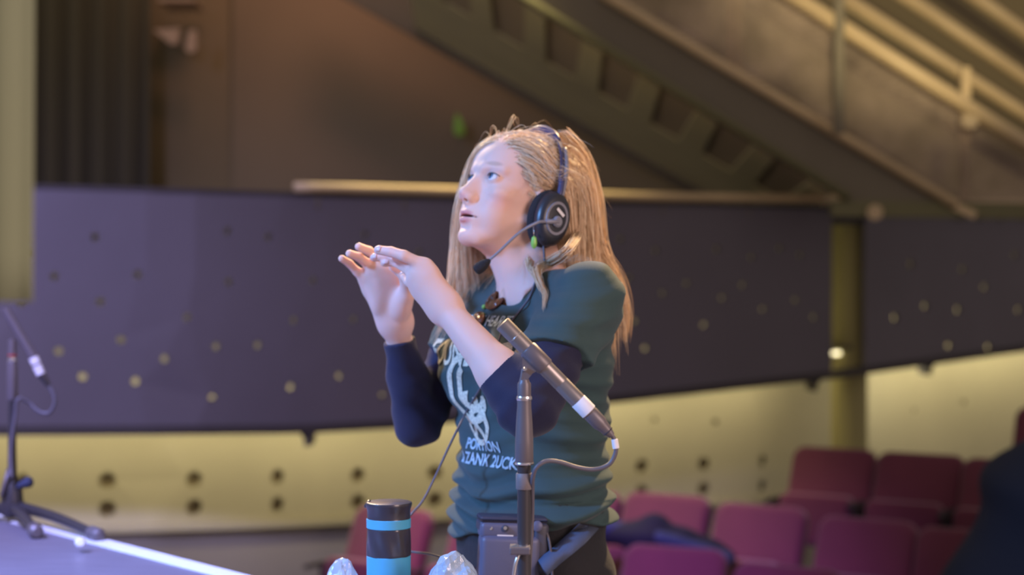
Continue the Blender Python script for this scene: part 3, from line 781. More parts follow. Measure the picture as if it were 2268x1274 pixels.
# ------------------------------------------------------------ sculpting by distance fields
def smin(a, b, k):
    if k <= 0: return np.minimum(a, b)
    h = np.maximum(k-np.abs(a-b), 0)/k
    return np.minimum(a, b)-h*h*k*0.25
def cone(a, b, ra, rb, k=0.0, op='+', clip=None, sq=None):
    """round cone from a to b; clip=[(point, normal)] keeps the side opposite to the normal; sq=(axis, factor) flattens it"""
    a = np.array(a, float); b = np.array(b, float); ab = b-a; L2 = max(ab.dot(ab), 1e-12)
    def f(p):
        q = p-a
        t = np.clip(q.dot(ab)/L2, 0, 1)
        v = q-t[:, None]*ab
        if sq is not None:
            s = v.dot(sq[0]); v = v+np.outer(s*(1.0/sq[1]-1.0), sq[0])
            d = np.sqrt((v*v).sum(1))-(ra+(rb-ra)*t)
            d = d*min(1.0, sq[1]*1.15) if sq[1] < 1 else d
        else: d = np.sqrt((v*v).sum(1))-(ra+(rb-ra)*t)
        if clip is not None:
            for c, n in clip: d = np.maximum(d, (p-c).dot(n))
        return d
    R = math.sqrt(L2)/2+max(ra, rb)*(1 if sq is None else max(1, sq[1]))
    return dict(f=f, k=k, op=op, c=(a+b)/2, r=R)
def ell(c, r, Rm=None, k=0.0, op='+'):
    c = np.array(c, float); r = np.array(r, float); Rm = np.eye(3) if Rm is None else Rm
    def f(p):
        q = (p-c) @ Rm
        k0 = np.sqrt(((q/r)**2).sum(1)); k1 = np.sqrt(((q/(r*r))**2).sum(1))
        return k0*(k0-1.0)/np.maximum(k1, 1e-9)
    return dict(f=f, k=k, op=op, c=c, r=float(r.max()))
def custom(f, c, r, k=0.0, op='+'):
    return dict(f=f, k=k, op=op, c=np.array(c, float), r=float(r))
def evaluate(p, prims):
    d = np.full(len(p), 0.3)
    for q in prims:
        v = q['f'](p)
        if q['op'] == '+': d = smin(d, v, q['k'])
        elif q['op'] == '-': d = -smin(-d, v, q['k'])
        elif q['op'] == 'disp': d = d+v
    return d
def near(prims, c, rad):
    return [q for q in prims if np.linalg.norm(q['c']-c) < q['r']+rad+q['k']+0.02]
def grad(p, prims, e=0.0015):
    g = np.empty_like(p)
    for i in range(3):
        dp = np.zeros(3); dp[i] = e
        g[:, i] = evaluate(p+dp, prims)-evaluate(p-dp, prims)
    return g/np.maximum(np.linalg.norm(g, axis=1), 1e-9)[:, None]
def surface(prims, res, bs=14):
    lo_ = np.min([q['c']-q['r']-0.03 for q in prims if q['op'] == '+'], 0); hi_ = np.max([q['c']+q['r']+0.03 for q in prims if q['op'] == '+'], 0)
    step = bs*res
    n = np.ceil((hi_-lo_)/step).astype(int)
    gi = np.stack(np.meshgrid(*[np.arange(k) for k in n], indexing='ij'), -1).reshape(-1, 3)
    cen = lo_+(gi+0.5)*step
    val = evaluate(cen, prims)
    sel = gi[np.abs(val) < 0.9*step*1.35+0.012]
    r = bs+2
    loc = np.stack(np.meshgrid(*[np.arange(-1, bs+1)]*3, indexing='ij'), -1).reshape(-1, 3)
    VK, VP, FK = [], [], []
    corner = [(i, j, k) for i in (0, 1) for j in (0, 1) for k in (0, 1)]
    edges = [(a, b) for a in range(8) for b in range(a+1, 8) if sum(abs(np.array(corner[a])-np.array(corner[b]))) == 1]
    for g in sel:
        base = g*bs; c = lo_+(g+0.5)*step
        pr = near(prims, c, step*0.9)
        if not any(q['op'] == '+' for q in pr): continue
        D = evaluate(lo_+(loc+base)*res, pr).reshape(r, r, r)
        S = D < 0
        if S.all() or not S.any(): continue
        m = r-1
        cv = [D[i:i+m, j:j+m, k:k+m] for i, j, k in corner]
        ins = sum((v < 0).astype(int) for v in cv)
        act = (ins > 0) & (ins < 8)
        idx = np.argwhere(act)
        if not len(idx): continue
        acc = np.zeros((len(idx), 3)); cnt = np.zeros(len(idx))
        vals = [v[act] for v in cv]
        for a, b in edges:
            va, vb = vals[a], vals[b]; x = (va < 0) != (vb < 0)
            t = np.where(x, va/np.where(x, va-vb, 1), 0)
            ca, cb = np.array(corner[a]), np.array(corner[b])
            acc += x[:, None]*(ca+t[:, None]*(cb-ca)); cnt += x
        pos = acc/cnt[:, None]
        gk = idx-1+base
        key = ((gk[:, 0]+5).astype(np.int64)*100003+(gk[:, 1]+5))*100003+(gk[:, 2]+5)
        VK.append(key); VP.append(lo_+(gk+pos)*res)
        kk = lambda q: ((q[:, 0]+5).astype(np.int64)*100003+(q[:, 1]+5))*100003+(q[:, 2]+5)
        for ax in range(3):
            o1, o2 = (ax+1) % 3, (ax+2) % 3
            sl0 = [slice(1, r-1)]*3; sl1 = list(sl0); sl1[ax] = slice(2, r)
            s0 = S[tuple(sl0)]; s1 = S[tuple(sl1)]
            for flip, msk in ((0, s0 & ~s1), (1, ~s0 & s1)):
                e = np.argwhere(msk)
                if not len(e): continue
                e = e+base   # node global index (local 1.. -> global 0..)
                u = np.zeros(3, int); u[o1] = 1; v = np.zeros(3, int); v[o2] = 1
                qd = np.stack([kk(e-u-v), kk(e-v), kk(e), kk(e-u)], 1)
                FK.append(qd[:, ::-1] if flip else qd)
    VK = np.concatenate(VK); VP = np.concatenate(VP); FK = np.concatenate(FK)
    uk, ui = np.unique(VK, return_index=True)
    F = np.searchsorted(uk, FK)
    ok = (uk[np.clip(F, 0, len(uk)-1)] == FK).all(1)
    return VP[ui], F[ok]
def relax(V, F, it=2, w=0.5):
    n = len(V); c = F.shape[1]
    for _ in range(it):
        A = np.zeros((n, 3)); N = np.zeros(n)
        for i in range(c):
            a = F[:, i]; b = F[:, (i+1) % c]
            for k in range(3):
                A[:, k] += np.bincount(a, V[b, k], n)+np.bincount(b, V[a, k], n)
            N += np.bincount(a, minlength=n)+np.bincount(b, minlength=n)
        V = V*(1-w)+w*A/np.maximum(N, 1)[:, None]
    return V
def sculpt(name, prims, res, m, parent, it=1):
    V, F = surface(prims, res); V = relax(V, F, it)
    return np_mesh(name, V, F, m, parent)

# ------------------------------------------------------------ the woman
def rotz(a):
    c, s = math.cos(a), math.sin(a); return np.array([[c, -s, 0], [s, c, 0], [0, 0, 1.0]])
B0 = np.array([[-1, 0, 0], [0, -1, 0], [0, 0, 1]], float).T
yaw, pit = math.radians(36), math.radians(15.5)
Pm = np.array([[math.cos(pit), 0, -math.sin(pit)], [0, 1, 0], [math.sin(pit), 0, math.cos(pit)]])
HR = rotz(yaw) @ B0 @ Pm              # columns: forward, left, up of the head
H0 = np.array([0.0055, 2.895, 1.4925])
def h(f, l, u): return H0+HR @ np.array([f, l, u])/100.0
def hp(r): return np.array(r)/100.0
TY = math.radians(35)
TR = rotz(TY) @ B0                    # torso frame
TF, TL = TR[:, 0], TR[:, 1]
SKIN = []
def E(c, r, k, op='+', Rm=None): SKIN.append(ell(h(*c), hp(r), HR if Rm is None else Rm, k/100, op))
def K(a, b, ra, rb, k, op='+', sq=None): SKIN.append(cone(h(*a), h(*b), ra/100, rb/100, k/100, op, None, sq))
both = (-1, 1)
E((-0.8, 0, 4.3), (9.4, 7.2, 8.7), 0)
E((3.9, 0, 5.2), (5.3, 6.1, 5.2), 2)
E((3.2, 0, -1.4), (5.7, 5.9, 6.6), 2)
E((4.3, 0, -4.9), (4.9, 4.5, 4.2), 2)
for s in both:
    K((0.6, s*5.3, -3.6), (7.2, s*2.0, -8.4), 1.35, 1.15, 2.2)
    E((6.0, s*4.4, -0.4), (2.3, 1.7, 1.5), 1.6)
    E((5.8, s*3.3, -3.8), (2.6, 2.2, 2.8), 1.5)
K((8.7, -1.2, 3.9), (8.7, 1.2, 3.9), 0.6, 0.6, 1.2)
for s in both: K((8.6, s*1.0, 3.8), (7.0, s*4.6, 3.9), 0.62, 0.6, 1.0)
E((8.1, 0, -8.2), (1.7, 1.9, 1.4), 1.6)
# eye sockets, lids
for s in both:
    E((9.4, s*3.15, 2.3), (1.35, 1.6, 1.1), 0.9, '-')
    E((7.45, s*3.15, 2.35), (1.38, 1.55, 1.36), 0.35)
# nose
K((8.5, 0, 3.0), (11.0, 0, -0.9), 0.60, 0.70, 0.9)
K((8.0, 0, 2.2), (9.9, 0, -1.3), 0.80, 1.15, 0.9)
K((8.6, 0, -0.4), (9.8, 0, -1.8), 1.2, 1.15, 0.9)
E((11.15, 0, -1.25), (0.80, 0.76, 0.70), 0.7)
for s in both: E((10.1, s*1.0, -1.85), (0.95, 0.58, 0.62), 0.8)
K((9.2, 0, -2.9), (10.7, 0, -2.05), 0.5, 0.42, 0.5)
for s in both: E((10.6, s*0.55, -2.42), (0.55, 0.30, 0.32), 0.12, '-')
# muzzle and lips
E((8.0, 0, -4.9), (2.0, 2.5, 2.3), 1.3)
for s in both:
    K((10.15, s*0.4, -4.40), (8.35, s*2.9, -5.05), 0.46, 0.16, 0.4)
    K((9.95, s*0.3, -5.75), (8.35, s*2.8, -5.2), 0.50, 0.16, 0.4)
for s in both: K((10.8, 0, -5.05), (8.45, s*2.9, -5.12), 0.24, 0.12, 0.10, '-')
E((9.7, 0, -5.05), (1.1, 1.9, 0.20), 0.10, '-')
E((9.9, 0, -6.95), (0.7, 1.6, 0.5), 0.7, '-')
# lid openings
for s in both:
    E((8.75, s*3.3, 2.42), (1.0, 1.50, 0.62), 0.10, '-')
# ears
for s in both:
    E((-0.6, s*7.3, 0.6), (1.7, 0.7, 3.0), 0.5)
    E((-0.3, s*8.0, 0.8), (0.9, 0.5, 1.8), 0.3, '-')
# neck
NB = PN(1196, 668, 2.88)              # base of the neck
SKIN.append(cone(h(-3.0, 0, -1.5), NB, 0.052, 0.054, 0.025))
SKIN.append(cone(h(1.5, 0, -6.2), NB+TF*0.015-np.array([0, 0, .005]), 0.036, 0.045, 0.03))
SKIN.append(cone(h(-2.6, 5.6, -3.5), NB+TF*0.040+TL*0.012-np.array([0, 0, .035]), 0.014, 0.010, 0.022))
SKIN.append(cone(h(-2.6, -5.6, -3.5), NB+TF*0.040-TL*0.012-np.array([0, 0, .035]), 0.014, 0.010, 0.022))

def SC(a, b, ra, rb, k=0.02, sq=None): SKIN.append(cone(a, b, ra, rb, k, '+', None, sq))
# joints
LS, LE, LW = PN(1296, 668, 2.745), PN(1168, 898, 2.60), PN(984, 680, 2.70)
RS, RE, RW = PN(1062, 690, 3.02), PN(926, 935, 2.955), PN(875, 712, 2.86)
# torso core under the shirt
def axis(z): return np.array([np.interp(z, [0.80, 0.93, 1.05, 1.21, 1.33, 1.40], [0.038, 0.034, 0.036, 0.040, 0.050, 0.050]), 2.90])
def slab(tab, zlo, zhi, extra=0.0, clip_lo=True):
    zs = [t[0] for t in tab]; As = [t[1] for t in tab]; Bs = [t[2] for t in tab]
    Fs = [t[3] if len(t) > 3 else 0 for t in tab]
    def f(p):
        z = np.clip(p[:, 2], zlo, zhi); a = np.interp(z, zs, As)+extra; b = np.interp(z, zs, Bs)+extra; fo = np.interp(z, zs, Fs)
        cx = np.interp(z, [0.80, 0.93, 1.05, 1.21, 1.33, 1.40], [0.038, 0.034, 0.036, 0.040, 0.050, 0.050])
        q = p[:, :2]-np.stack([cx, np.full(len(p), 2.90)], 1)
        qf = q @ TF[:2]-fo; ql = q @ TL[:2]
        # superellipse-ish section
        k0 = ((np.abs(qf)/a)**2.3+(np.abs(ql)/b)**2.3)**(1/2.3)
        d = (k0-1)*np.minimum(a, b)
        dz = np.maximum(zlo-p[:, 2], p[:, 2]-zhi)
        return np.where(dz > 0, np.sqrt(np.maximum(d, 0)**2+dz**2)+np.minimum(d, 0)*0, np.maximum(d, dz))
    return f
TORSO = [(0.80, 0.105, 0.160, 0.0), (0.915, 0.115, 0.168, 0.0), (0.99, 0.106, 0.152, 0.0), (1.06, 0.102, 0.146, 0.0), (1.14, 0.108, 0.152, 0.004), (1.21, 0.112, 0.160, 0.008), (1.29, 0.096, 0.165, 0.0), (1.335, 0.070, 0.150, -0.008), (1.37, 0.05, 0.09, -0.01)]
SKIN.append(custom(slab(TORSO, 0.86, 1.36, -0.024), (0.04, 2.9, 1.1), 0.42, 0.02))
SC(NB, LS, 0.045, 0.040, 0.04); SC(NB, RS, 0.045, 0.040, 0.04)
SC(LS, LE, 0.044, 0.036); SC(LE, LE+(LW-LE)*0.32, 0.034, 0.036, 0.02); SC(LE+(LW-LE)*0.3, LW, 0.0355, 0.0215, 0.02)
SC(RS, RE, 0.042, 0.034); SC(RE, RE+(RW-RE)*0.32, 0.030, 0.029, 0.03); SC(RE+(RW-RE)*0.3, RW, 0.029, 0.0215, 0.02)
NAILS = []
def hand(W, mcps, fingers, thumb, palm_n, rw=0.021):
    palm_n = np.array(palm_n, float); palm_n /= np.linalg.norm(palm_n)
    sq = (palm_n, 0.62)
    for i, mpt in enumerate(mcps):
        SKIN.append(cone(W, mpt, rw*0.92, 0.0128, 0.016, '+', None, (palm_n, 0.72)))
    mc_ = sum(mcps)/4
    SKIN.append(cone(W, mc_, rw*0.95, 0.019, 0.02, '+', None, (palm_n, 0.72)))
    for i in range(3):
        m1, m2 = mcps[i], mcps[i+1]
        SKIN.append(cone(m1*0.8+W*0.2, m2*0.8+W*0.2, 0.0135, 0.0135, 0.012, '+', None, (palm_n, 0.8)))
    for ch, r0 in fingers:
        n = len(ch)
        for j in range(n-1):
            SKIN.append(cone(ch[j], ch[j+1], r0*(1.0-0.085*j), r0*(1.0-0.085*(j+1)), 0.003 if j else 0.006))
    for j in range(len(thumb)-1):
        SKIN.append(cone(thumb[j], thumb[j+1], [0.0165, 0.0135, 0.0105, 0.0095][j], [0.0135, 0.0105, 0.0095, 0.0085][j], 0.008 if j == 0 else 0.004))
Q = PN
# her left hand: back of the hand to the camera, fingers cupped down and away
lm = [Q(943, 590, 2.700), Q(932, 602, 2.702), Q(925, 618, 2.707), Q(925, 637, 2.715)]
lf = [([lm[0], Q(895, 567, 2.695), Q(866, 558, 2.705), Q(838, 554, 2.715)], 0.0104),
      ([lm[1], Q(890, 575, 2.730), Q(862, 567, 2.752), Q(828, 571, 2.76)], 0.0092),
      ([lm[2], Q(892, 590, 2.738), Q(872, 581, 2.752), Q(851, 583, 2.752)], 0.0088),
      ([lm[3], Q(905, 626, 2.735), Q(896, 615, 2.750), Q(893, 607, 2.76)], 0.0080)]
lt = [LW*0.72+lm[0]*0.28+np.array([0, .012, 0]), Q(928, 630, 2.765), Q(892, 605, 2.785), Q(872, 590, 2.79)]
ln = np.cross(lm[0]-LW, lm[3]-LW); ln /= np.linalg.norm(ln)
hand(LW, lm, lf, lt, ln, 0.0235)
# her right hand: palm to the camera, fingers leaning left
rm = [Q(874, 594, 2.835), Q(850, 594, 2.835), Q(829, 603, 2.835), Q(810, 623, 2.84)]
rf = [([rm[0], Q(866, 572, 2.850), Q(856, 562, 2.855), Q(848, 558, 2.86)], 0.0092),
      ([rm[1], Q(838, 571, 2.832), Q(817, 556, 2.812), Q(795, 547, 2.795)], 0.0097),
      ([rm[2], Q(813, 584, 2.830), Q(794, 569, 2.812), Q(774, 562, 2.80)], 0.0093),
      ([rm[3], Q(791, 602, 2.832), Q(774, 584, 2.822), Q(757, 573, 2.81)], 0.0085)]
rt = [Q(884, 690, 2.845), Q(900, 655, 2.825), Q(900, 625, 2.812), Q(889, 603, 2.805)]
rn = np.cross(rm[0]-RW, rm[3]-RW); rn /= np.linalg.norm(rn)
hand(RW, rm, rf, rt, rn, 0.0235)
SKIN.append(ell(Q(889, 672, 2.835), (0.017, 0.014, 0.026), None, 0.012))     # thenar pad
SKIN.append(ell(Q(837, 655, 2.838), (0.012, 0.011, 0.028), None, 0.014))     # heel of the hand

# hips and thighs so the body is whole under the trousers
HL, HRt = np.array([0.036, 2.90, 0.80])+TL*0.080, np.array([0.036, 2.90, 0.80])-TL*0.080
KL, KR = np.array([HL[0]-0.02, HL[1]-0.01, 0.46]), np.array([HRt[0]-0.02, HRt[1]-0.01, 0.46])
AL, AR = np.array([HL[0], HL[1], 0.09]), np.array([HRt[0], HRt[1], 0.09])
for a, b, c in ((HL, KL, AL), (HRt, KR, AR)):
    SC(a, b, 0.078, 0.050, 0.03); SC(b, c, 0.050, 0.034, 0.02); SC(c, c+TF*0.10-np.array([0, 0, .045]), 0.034, 0.026, 0.02)

# skin material: colour attribute carries real tint differences (lips, cheeks, brows)
def skin_mat():
    m = mat('fair_skin', (0.80, 0.52, 0.43), 0.56, bump=0.03, bscale=220, sss=0.25, spec=0.3)
    nt = m.node_tree; at = nt.nodes.new('ShaderNodeAttribute'); at.attribute_name = 'tint'
    nt.links.new(at.outputs['Color'], nt.nodes['Principled BSDF'].inputs['Base Color'])
    return m
M['skin'] = skin_mat()
woman = empty('person', (0.04, 2.90, 0.0), 'woman with long blonde hair and teal T-shirt, looking up with both hands raised', 'person')
V, F = surface(SKIN, 0.0019); V = relax(V, F, 1, 0.5)
body = np_mesh('body', V, F, M['skin'], woman)
loc = (V-H0) @ HR*100
base = np.tile(np.array([0.80, 0.53, 0.44]), (len(V), 1))
def blend(mask, col):
    global base
    base = base*(1-mask[:, None])+np.array(col)*mask[:, None]
def blob(c, r, sharp=2.0):
    return np.clip((1-np.sqrt((((loc-np.array(c))/np.array(r))**2).sum(1)))*sharp, 0, 1)
for s in both:
    blend(0.5*blob((6.5, s*4.6, -1.8), (3, 2.4, 2.4), 1.5), (0.80, 0.40, 0.33))
    blend(0.5*blob((8.0, s*3.2, 3.45), (1.5, 2.2, 0.8), 1.6), (0.58, 0.33, 0.30))
    blend(0.5*blob((8.2, s*3.1, 4.7), (1.6, 2.3, 0.55), 2.2), (0.40, 0.25, 0.17))      # eyebrow tint
    blend(0.6*blob((8.4, s*3.2, 2.45), (1.1, 1.9, 0.95), 3), (0.62, 0.34, 0.28))          # lash line
blend(0.85*blob((9.9, 0, -4.6), (1.2, 2.4, 0.62), 2.4), (0.60, 0.25, 0.25))
blend(0.85*blob((9.8, 0, -5.75), (1.1, 2.1, 0.72), 2.4), (0.66, 0.30, 0.29))
blend(0.9*blob((9.0, 0, -5.08), (2.0, 3.0, 0.34), 3), (0.25, 0.07, 0.07))
blend(0.5*blob((11.2, 0, -1.7), (1.4, 1.6, 1.2), 1.5), (0.84, 0.42, 0.36))
att = body.data.color_attributes.new('tint', 'FLOAT_COLOR', 'POINT')
att.data.foreach_set('color', np.c_[base, np.ones(len(V))].astype(np.float32).ravel())
# eyes
M['eye'] = mat('eye_white', (0.80, 0.78, 0.78), 0.15, spec=0.7)
M['iris'] = mat('iris_blue_grey', (0.10, 0.15, 0.22), 0.4, spec=0.3)
M['pupil'] = mat('pupil', (0.01, 0.01, 0.01), 0.5, spec=0.2)
gaze = HR @ np.array([0.95, 0.02, 0.20]); gaze /= np.linalg.norm(gaze)
for s in both:
    c = h(7.45, s*3.15, 2.35); r = 0.0121
    prof = []
    for i in range(25):
        q = math.pi*i/24; prof.append((r-r*math.cos(q), r*math.sin(q)))
    e = lathe('eyeball', prof, c-gaze*r, c+gaze*r, M['eye'], woman)
    ir = [(0.0, 0.0001)]+[(0.0012*(1-(t/6)**2)*0+0.0002*t, 0.0059*math.sqrt(max(0, 1-(t/6.0)**2))) for t in range(1, 7)]
    cap = lambda R, amax: [(R*math.cos(math.radians(a)), R*math.sin(math.radians(a))) for a in np.linspace(amax, 0.5, 8)]
    lathe('iris', cap(r*1.015, 30), c, c+gaze, M['iris'], e)
    lathe('pupil', cap(r*1.03, 12), c, c+gaze, M['pupil'], e)
# lash lines along the upper lids
M['lash'] = mat('lash_brown', (0.09, 0.05, 0.035), 0.7)
for s in both:
    pts = []
    for k in range(13):
        a = math.radians(12+156*k/12); l_, u_ = s*(3.3+1.42*math.cos(a)), 2.42+0.60*math.sin(a)
        f_ = 7.45+1.36*math.sqrt(max(0.02, 1-((abs(l_)-3.15)/1.55)**2-((u_-2.35)/1.36)**2))
        pts.append(Vector(h(f_+0.02, l_, u_)))
    tube('eyelash', spline(pts, 3), 0.0008, M['lash'], body, 6)
# fingernails
M['nail'] = mat('pale_nail_polish', (0.76, 0.56, 0.54), 0.3, spec=0.5)
def nail(ch, r0, nrm):
    tip = ch[-1]; d = ch[-1]-ch[-2]; d /= np.linalg.norm(d)
    nrm = np.array(nrm, float); nrm = nrm-d*nrm.dot(d); nrm /= np.linalg.norm(nrm); sd = np.cross(d, nrm)
    V, F = [], []; R = r0*0.83
    for j in range(8):
        t = j/7; y = -0.0078+0.0105*t; wd = R*0.66*(1-0.3*(2*t-1)**2) if t > 0.5 else R*0.66*(0.85+0.15*math.sin(math.pi*t))
        for k in range(9):
            u = (k/8-0.5)*2; 
            hgt = math.sqrt(max(0, 1-(u*0.66)**2))*R*1.02+0.0003-(0.0022*max(0, t-0.45)**2*4 if t > 0.45 else 0)
            V.append(tip+d*y+sd*u*wd+nrm*hgt)
    for j in range(7):
        for k in range(8): F.append((j*9+k, j*9+k+1, (j+1)*9+k+1, (j+1)*9+k))
    o = mesh_from('fingernail', V, F, M['nail'], woman)
    md = o.modifiers.new('thick', 'SOLIDIFY'); md.thickness = 0.0007; md.offset = 0
for ch, r0 in lf: nail(ch, r0, (-0.15, -1, 0.45))
nail(lt, 0.0100, (0, 1, 1))
for ch, r0 in rf: nail(ch, r0, rn*(1 if rn[1] > 0 else -1))

# ------------------------------------------------------------ clothes
def wob(p, fr, seed):
    rs = np.random.RandomState(seed); s = 0
    for _ in range(5):
        s = s+np.sin((p*(rs.randn(3)*np.array(fr))).sum(1)+rs.rand()*6.28)
    return s/5
M['shirt'] = mat('teal_cotton', (0.034, 0.072, 0.074), 0.85, bump=0.12, bscale=500, var=0.06, vscale=20, sheen=0.12)
M['navy'] = mat('navy_knit', (0.012, 0.012, 0.042), 0.85, bump=0.10, bscale=400, sheen=0.12)
M['black'] = mat('black_trousers', (0.012, 0.012, 0.016), 0.8, bump=0.15, bscale=90, sheen=0.1)
SHIRT = [custom(slab(TORSO, 0.870, 1.36, 0.006), (0.04, 2.9, 1.1), 0.42, 0.0)]
for s in both:
    c = np.array([*axis(1.2), 1.205])+TF*0.078+TL*0.072*s
    SHIRT.append(ell(c, (0.058, 0.062, 0.066), TR, 0.05))
SHIRT.append(cone(NB-np.array([0, 0, .030]), LS+np.array([0, 0, .004]), 0.052, 0.056, 0.05))
SHIRT.append(cone(NB-np.array([0, 0, .030]), RS+np.array([0, 0, .000]), 0.052, 0.052, 0.05))
def unit(v): v = np.array(v, float); return v/np.linalg.norm(v)
hem = PN(1268, 800, 2.665); hn = unit(PN(1240, 900, 2.62)-PN(1285, 700, 2.70))
SHIRT.append(cone(LS+np.array([0, 0, .0]), LS+(LE-LS)*0.60, 0.058, 0.062, 0.035, '+', [(hem, hn)]))
hemr = PN(1010, 800, 2.99); hnr = unit(RE-RS)
SHIRT.append(cone(RS, RS+(RE-RS)*0.6, 0.054, 0.056, 0.03, '+', [(hemr, hnr)]))
# folds
def fold_disp(p):
    z = p[:, 2]; q = p-np.array([0.04, 2.9, 0]); a = np.arctan2(q @ TL, q @ TF)
    wv = np.sin(z*165+2.8*np.sin(a*1.7+z*14)+wob(p, (14, 14, 5), 3)*2.6)
    A = 0.0085*np.exp(-((z-0.960)/0.055)**2)+0.0018
    dg = np.sin((p @ unit(TL*0.8+np.array([0, 0, 0.9])))*75+wob(p, (12, 12, 12), 5)*2.5)*0.0030
    return -(A*np.maximum(wv, -0.6)+dg*(z > 0.98))*1.0
SHIRT.append(custom(fold_disp, (0.04, 2.9, 1.1), 0.6, 0, 'disp'))
# flared uneven hem
HEMC = np.array([0.036, 2.90, 0.912])
SHIRT.append(custom(lambda p: (p[:, 2]-HEMC[2])-0.17*((p-HEMC) @ TL)-0.004*np.sin(p[:, 0]*70), HEMC, 0.35, 0.006, '-'))
# neck opening
nk = NB+TF*0.012-np.array([0, 0, .012])
ncol = unit(np.array([0, 0, 1.0])+TF*0.42)
SHIRT.append(custom(lambda p: np.maximum(np.abs((p-nk) @ ncol-0.045)-0.040, np.sqrt(np.maximum(((p-nk)**2).sum(1)-((p-nk) @ ncol)**2, 0))-0.057), nk, 0.12, 0.008, '-'))
shirt = sculpt('t_shirt', SHIRT, 0.003, M['shirt'], woman, 1)
# collar band
pts = []
fx = unit(TF-ncol*TF.dot(ncol)); lx = np.cross(ncol, fx)
SH_E = [q for q in SHIRT]
def drop_to(prims, p, d, n=60, step=0.003):
    p = np.array(p, float)
    for _ in range(n):
        v = evaluate(p[None], prims)[0]
        if v < 0.0004: break
        p = p+d*max(v*0.7, 0.0003)
    return p
for i in range(41):
    a = 2*math.pi*i/40
    pts.append(nk+ncol*0.012+(fx*math.cos(a)+lx*math.sin(a))*0.059)
tube('collar', pts, 0.0075, M['shirt'], shirt, 12)

# sleeves of the navy top underneath
c1, c2 = PN(1048, 868, 2.625), PN(1119, 797, 2.625)
cuffn = unit(LW-LE); cuffc = (c1+c2)/2
cn = unit(np.cross(c2-c1, np.array([0, 1.0, 0])));
if cn.dot(cuffn) < 0: cn = -cn
NV = [cone(LS, LE, 0.052, 0.049, 0.0), cone(LE, LE+(LW-LE)*0.55, 0.050, 0.0335, 0.02, '+', [(cuffc, cn)])]
NV.append(custom(lambda p: np.clip(-((p-cuffc) @ cn)/0.05, 0, 1)*(-0.0022)*np.sin((p @ unit(LE-LS))*130+wob(p, (18, 18, 18), 8)*2.6)-np.clip(-((p-cuffc) @ cn)/0.05, 0, 1)*0.0012*np.sin((p @ unit(LW-LE))*170+wob(p, (20, 20, 20), 9)*2), (0, 2.7, 1.2), 0.6, 0, 'disp'))
sleeve = sculpt('navy_sleeve', NV, 0.003, M['navy'], woman, 1)
rc = PN(877, 757, 2.878); rcn = unit(PN(862, 702, 2.86)-PN(888, 800, 2.88))
NR = [cone(RS, RE, 0.050, 0.040, 0.0), cone(RE, RE+(RW-RE)*0.42, 0.040, 0.0375, 0.025), cone(RE+(RW-RE)*0.38, RW, 0.0375, 0.0250, 0.01, '+', [(rc, rcn)])]
NR.append(custom(lambda p: -0.0020*np.sin((p @ unit(RE-RS))*140+wob(p, (18, 18, 18), 18)*2.6), (0, 2.9, 1.2), 0.6, 0, 'disp'))
sculpt('navy_sleeve', NR, 0.003, M['navy'], woman, 1)

# trousers and shoes
TRS = [custom(slab([(0.78, 0.112, 0.162), (0.93, 0.107, 0.159), (1.0, 0.097, 0.145)], 0.80, 1.0, 0.0), (0.04, 2.9, 0.87), 0.28, 0.0)]
for a, b, c in ((HL, KL, AL), (HRt, KR, AR)):
    TRS += [cone(a, b, 0.088, 0.068, 0.05), cone(b, c, 0.070, 0.060, 0.03, '+', [(c, np.array([0, 0, -1.0]))])]
TRS.append(custom(lambda p: -0.003*np.sin(p[:, 2]*60+wob(p, (12, 12, 8), 28)*3), (0.04, 2.9, 0.5), 1.0, 0, 'disp'))
trousers = sculpt('trousers', TRS, 0.005, M['black'], woman, 1)
for c in (AL, AR):
    sh = [cone(c-np.array([0, 0, .045]), c+TF*0.14-np.array([0, 0, .055]), 0.042, 0.034, 0.02), cone(c, c-np.array([0, 0, .04]), 0.042, 0.044, 0.02),
          custom(lambda p: -(p[:, 2]), c, 0.3, 0.0, '-')]
    sh[-1] = custom(lambda p: p[:, 2]-0.004, (c[0], c[1], 0), 0.3, 0.004, '-')
    sculpt('shoe', sh, 0.004, M['black'], woman, 1)
# ------------------------------------------------------------ print on the T-shirt
M['print'] = mat('cream_print', (0.62, 0.60, 0.46), 0.8, var=0.3, vscale=260)
M['print2'] = mat('pale_blue_print', (0.42, 0.55, 0.62), 0.8, var=0.3, vscale=260)
SHT = [q for q in SHIRT]
def drape_mesh(o, lift=0.0012):
    """object's local x -> across the chest, y -> height; drop on the shirt front"""
    me = o.data; n = len(me.vertices); co = np.empty(n*3, np.float32); me.vertices.foreach_get('co', co); co = co.reshape(-1, 3).astype(float)
    z = co[:, 1]; s = co[:, 0]
    p = np.stack([np.full(n, 0.0)]*3, 1)
    cx = np.interp(z, [0.80, 0.93, 1.05, 1.21, 1.33, 1.40], [0.038, 0.034, 0.036, 0.040, 0.050, 0.050])
    p = np.stack([cx, np.full(n, 2.90), z], 1)-np.outer(-s, TL)+TF*0.24   # reading direction runs to her right... seen from the front
    for _ in range(60):
        v = evaluate(p, SHT); p = p-np.outer(np.maximum(v-0.0006, 0)*0.6, TF)
    bad = evaluate(p, SHT) > 0.004
    p = p+TF*lift
    me.vertices.foreach_set('co', p.astype(np.float32).ravel()); me.update()
    if bad.any():
        bm = bmesh.new(); bm.from_mesh(me); bm.verts.ensure_lookup_table()
        bmesh.ops.delete(bm, geom=[bm.verts[i] for i in np.where(bad)[0]], context='VERTS'); bm.to_mesh(me); bm.free()
def dice(bm, size):
    for _ in range(6):
        es = [e for e in bm.edges if e.calc_length() > size]
        if not es: break
        bmesh.ops.subdivide_edges(bm, edges=es, cuts=1, use_grid_fill=False)
        bmesh.ops.triangulate(bm, faces=[f for f in bm.faces if len(f.verts) > 3])
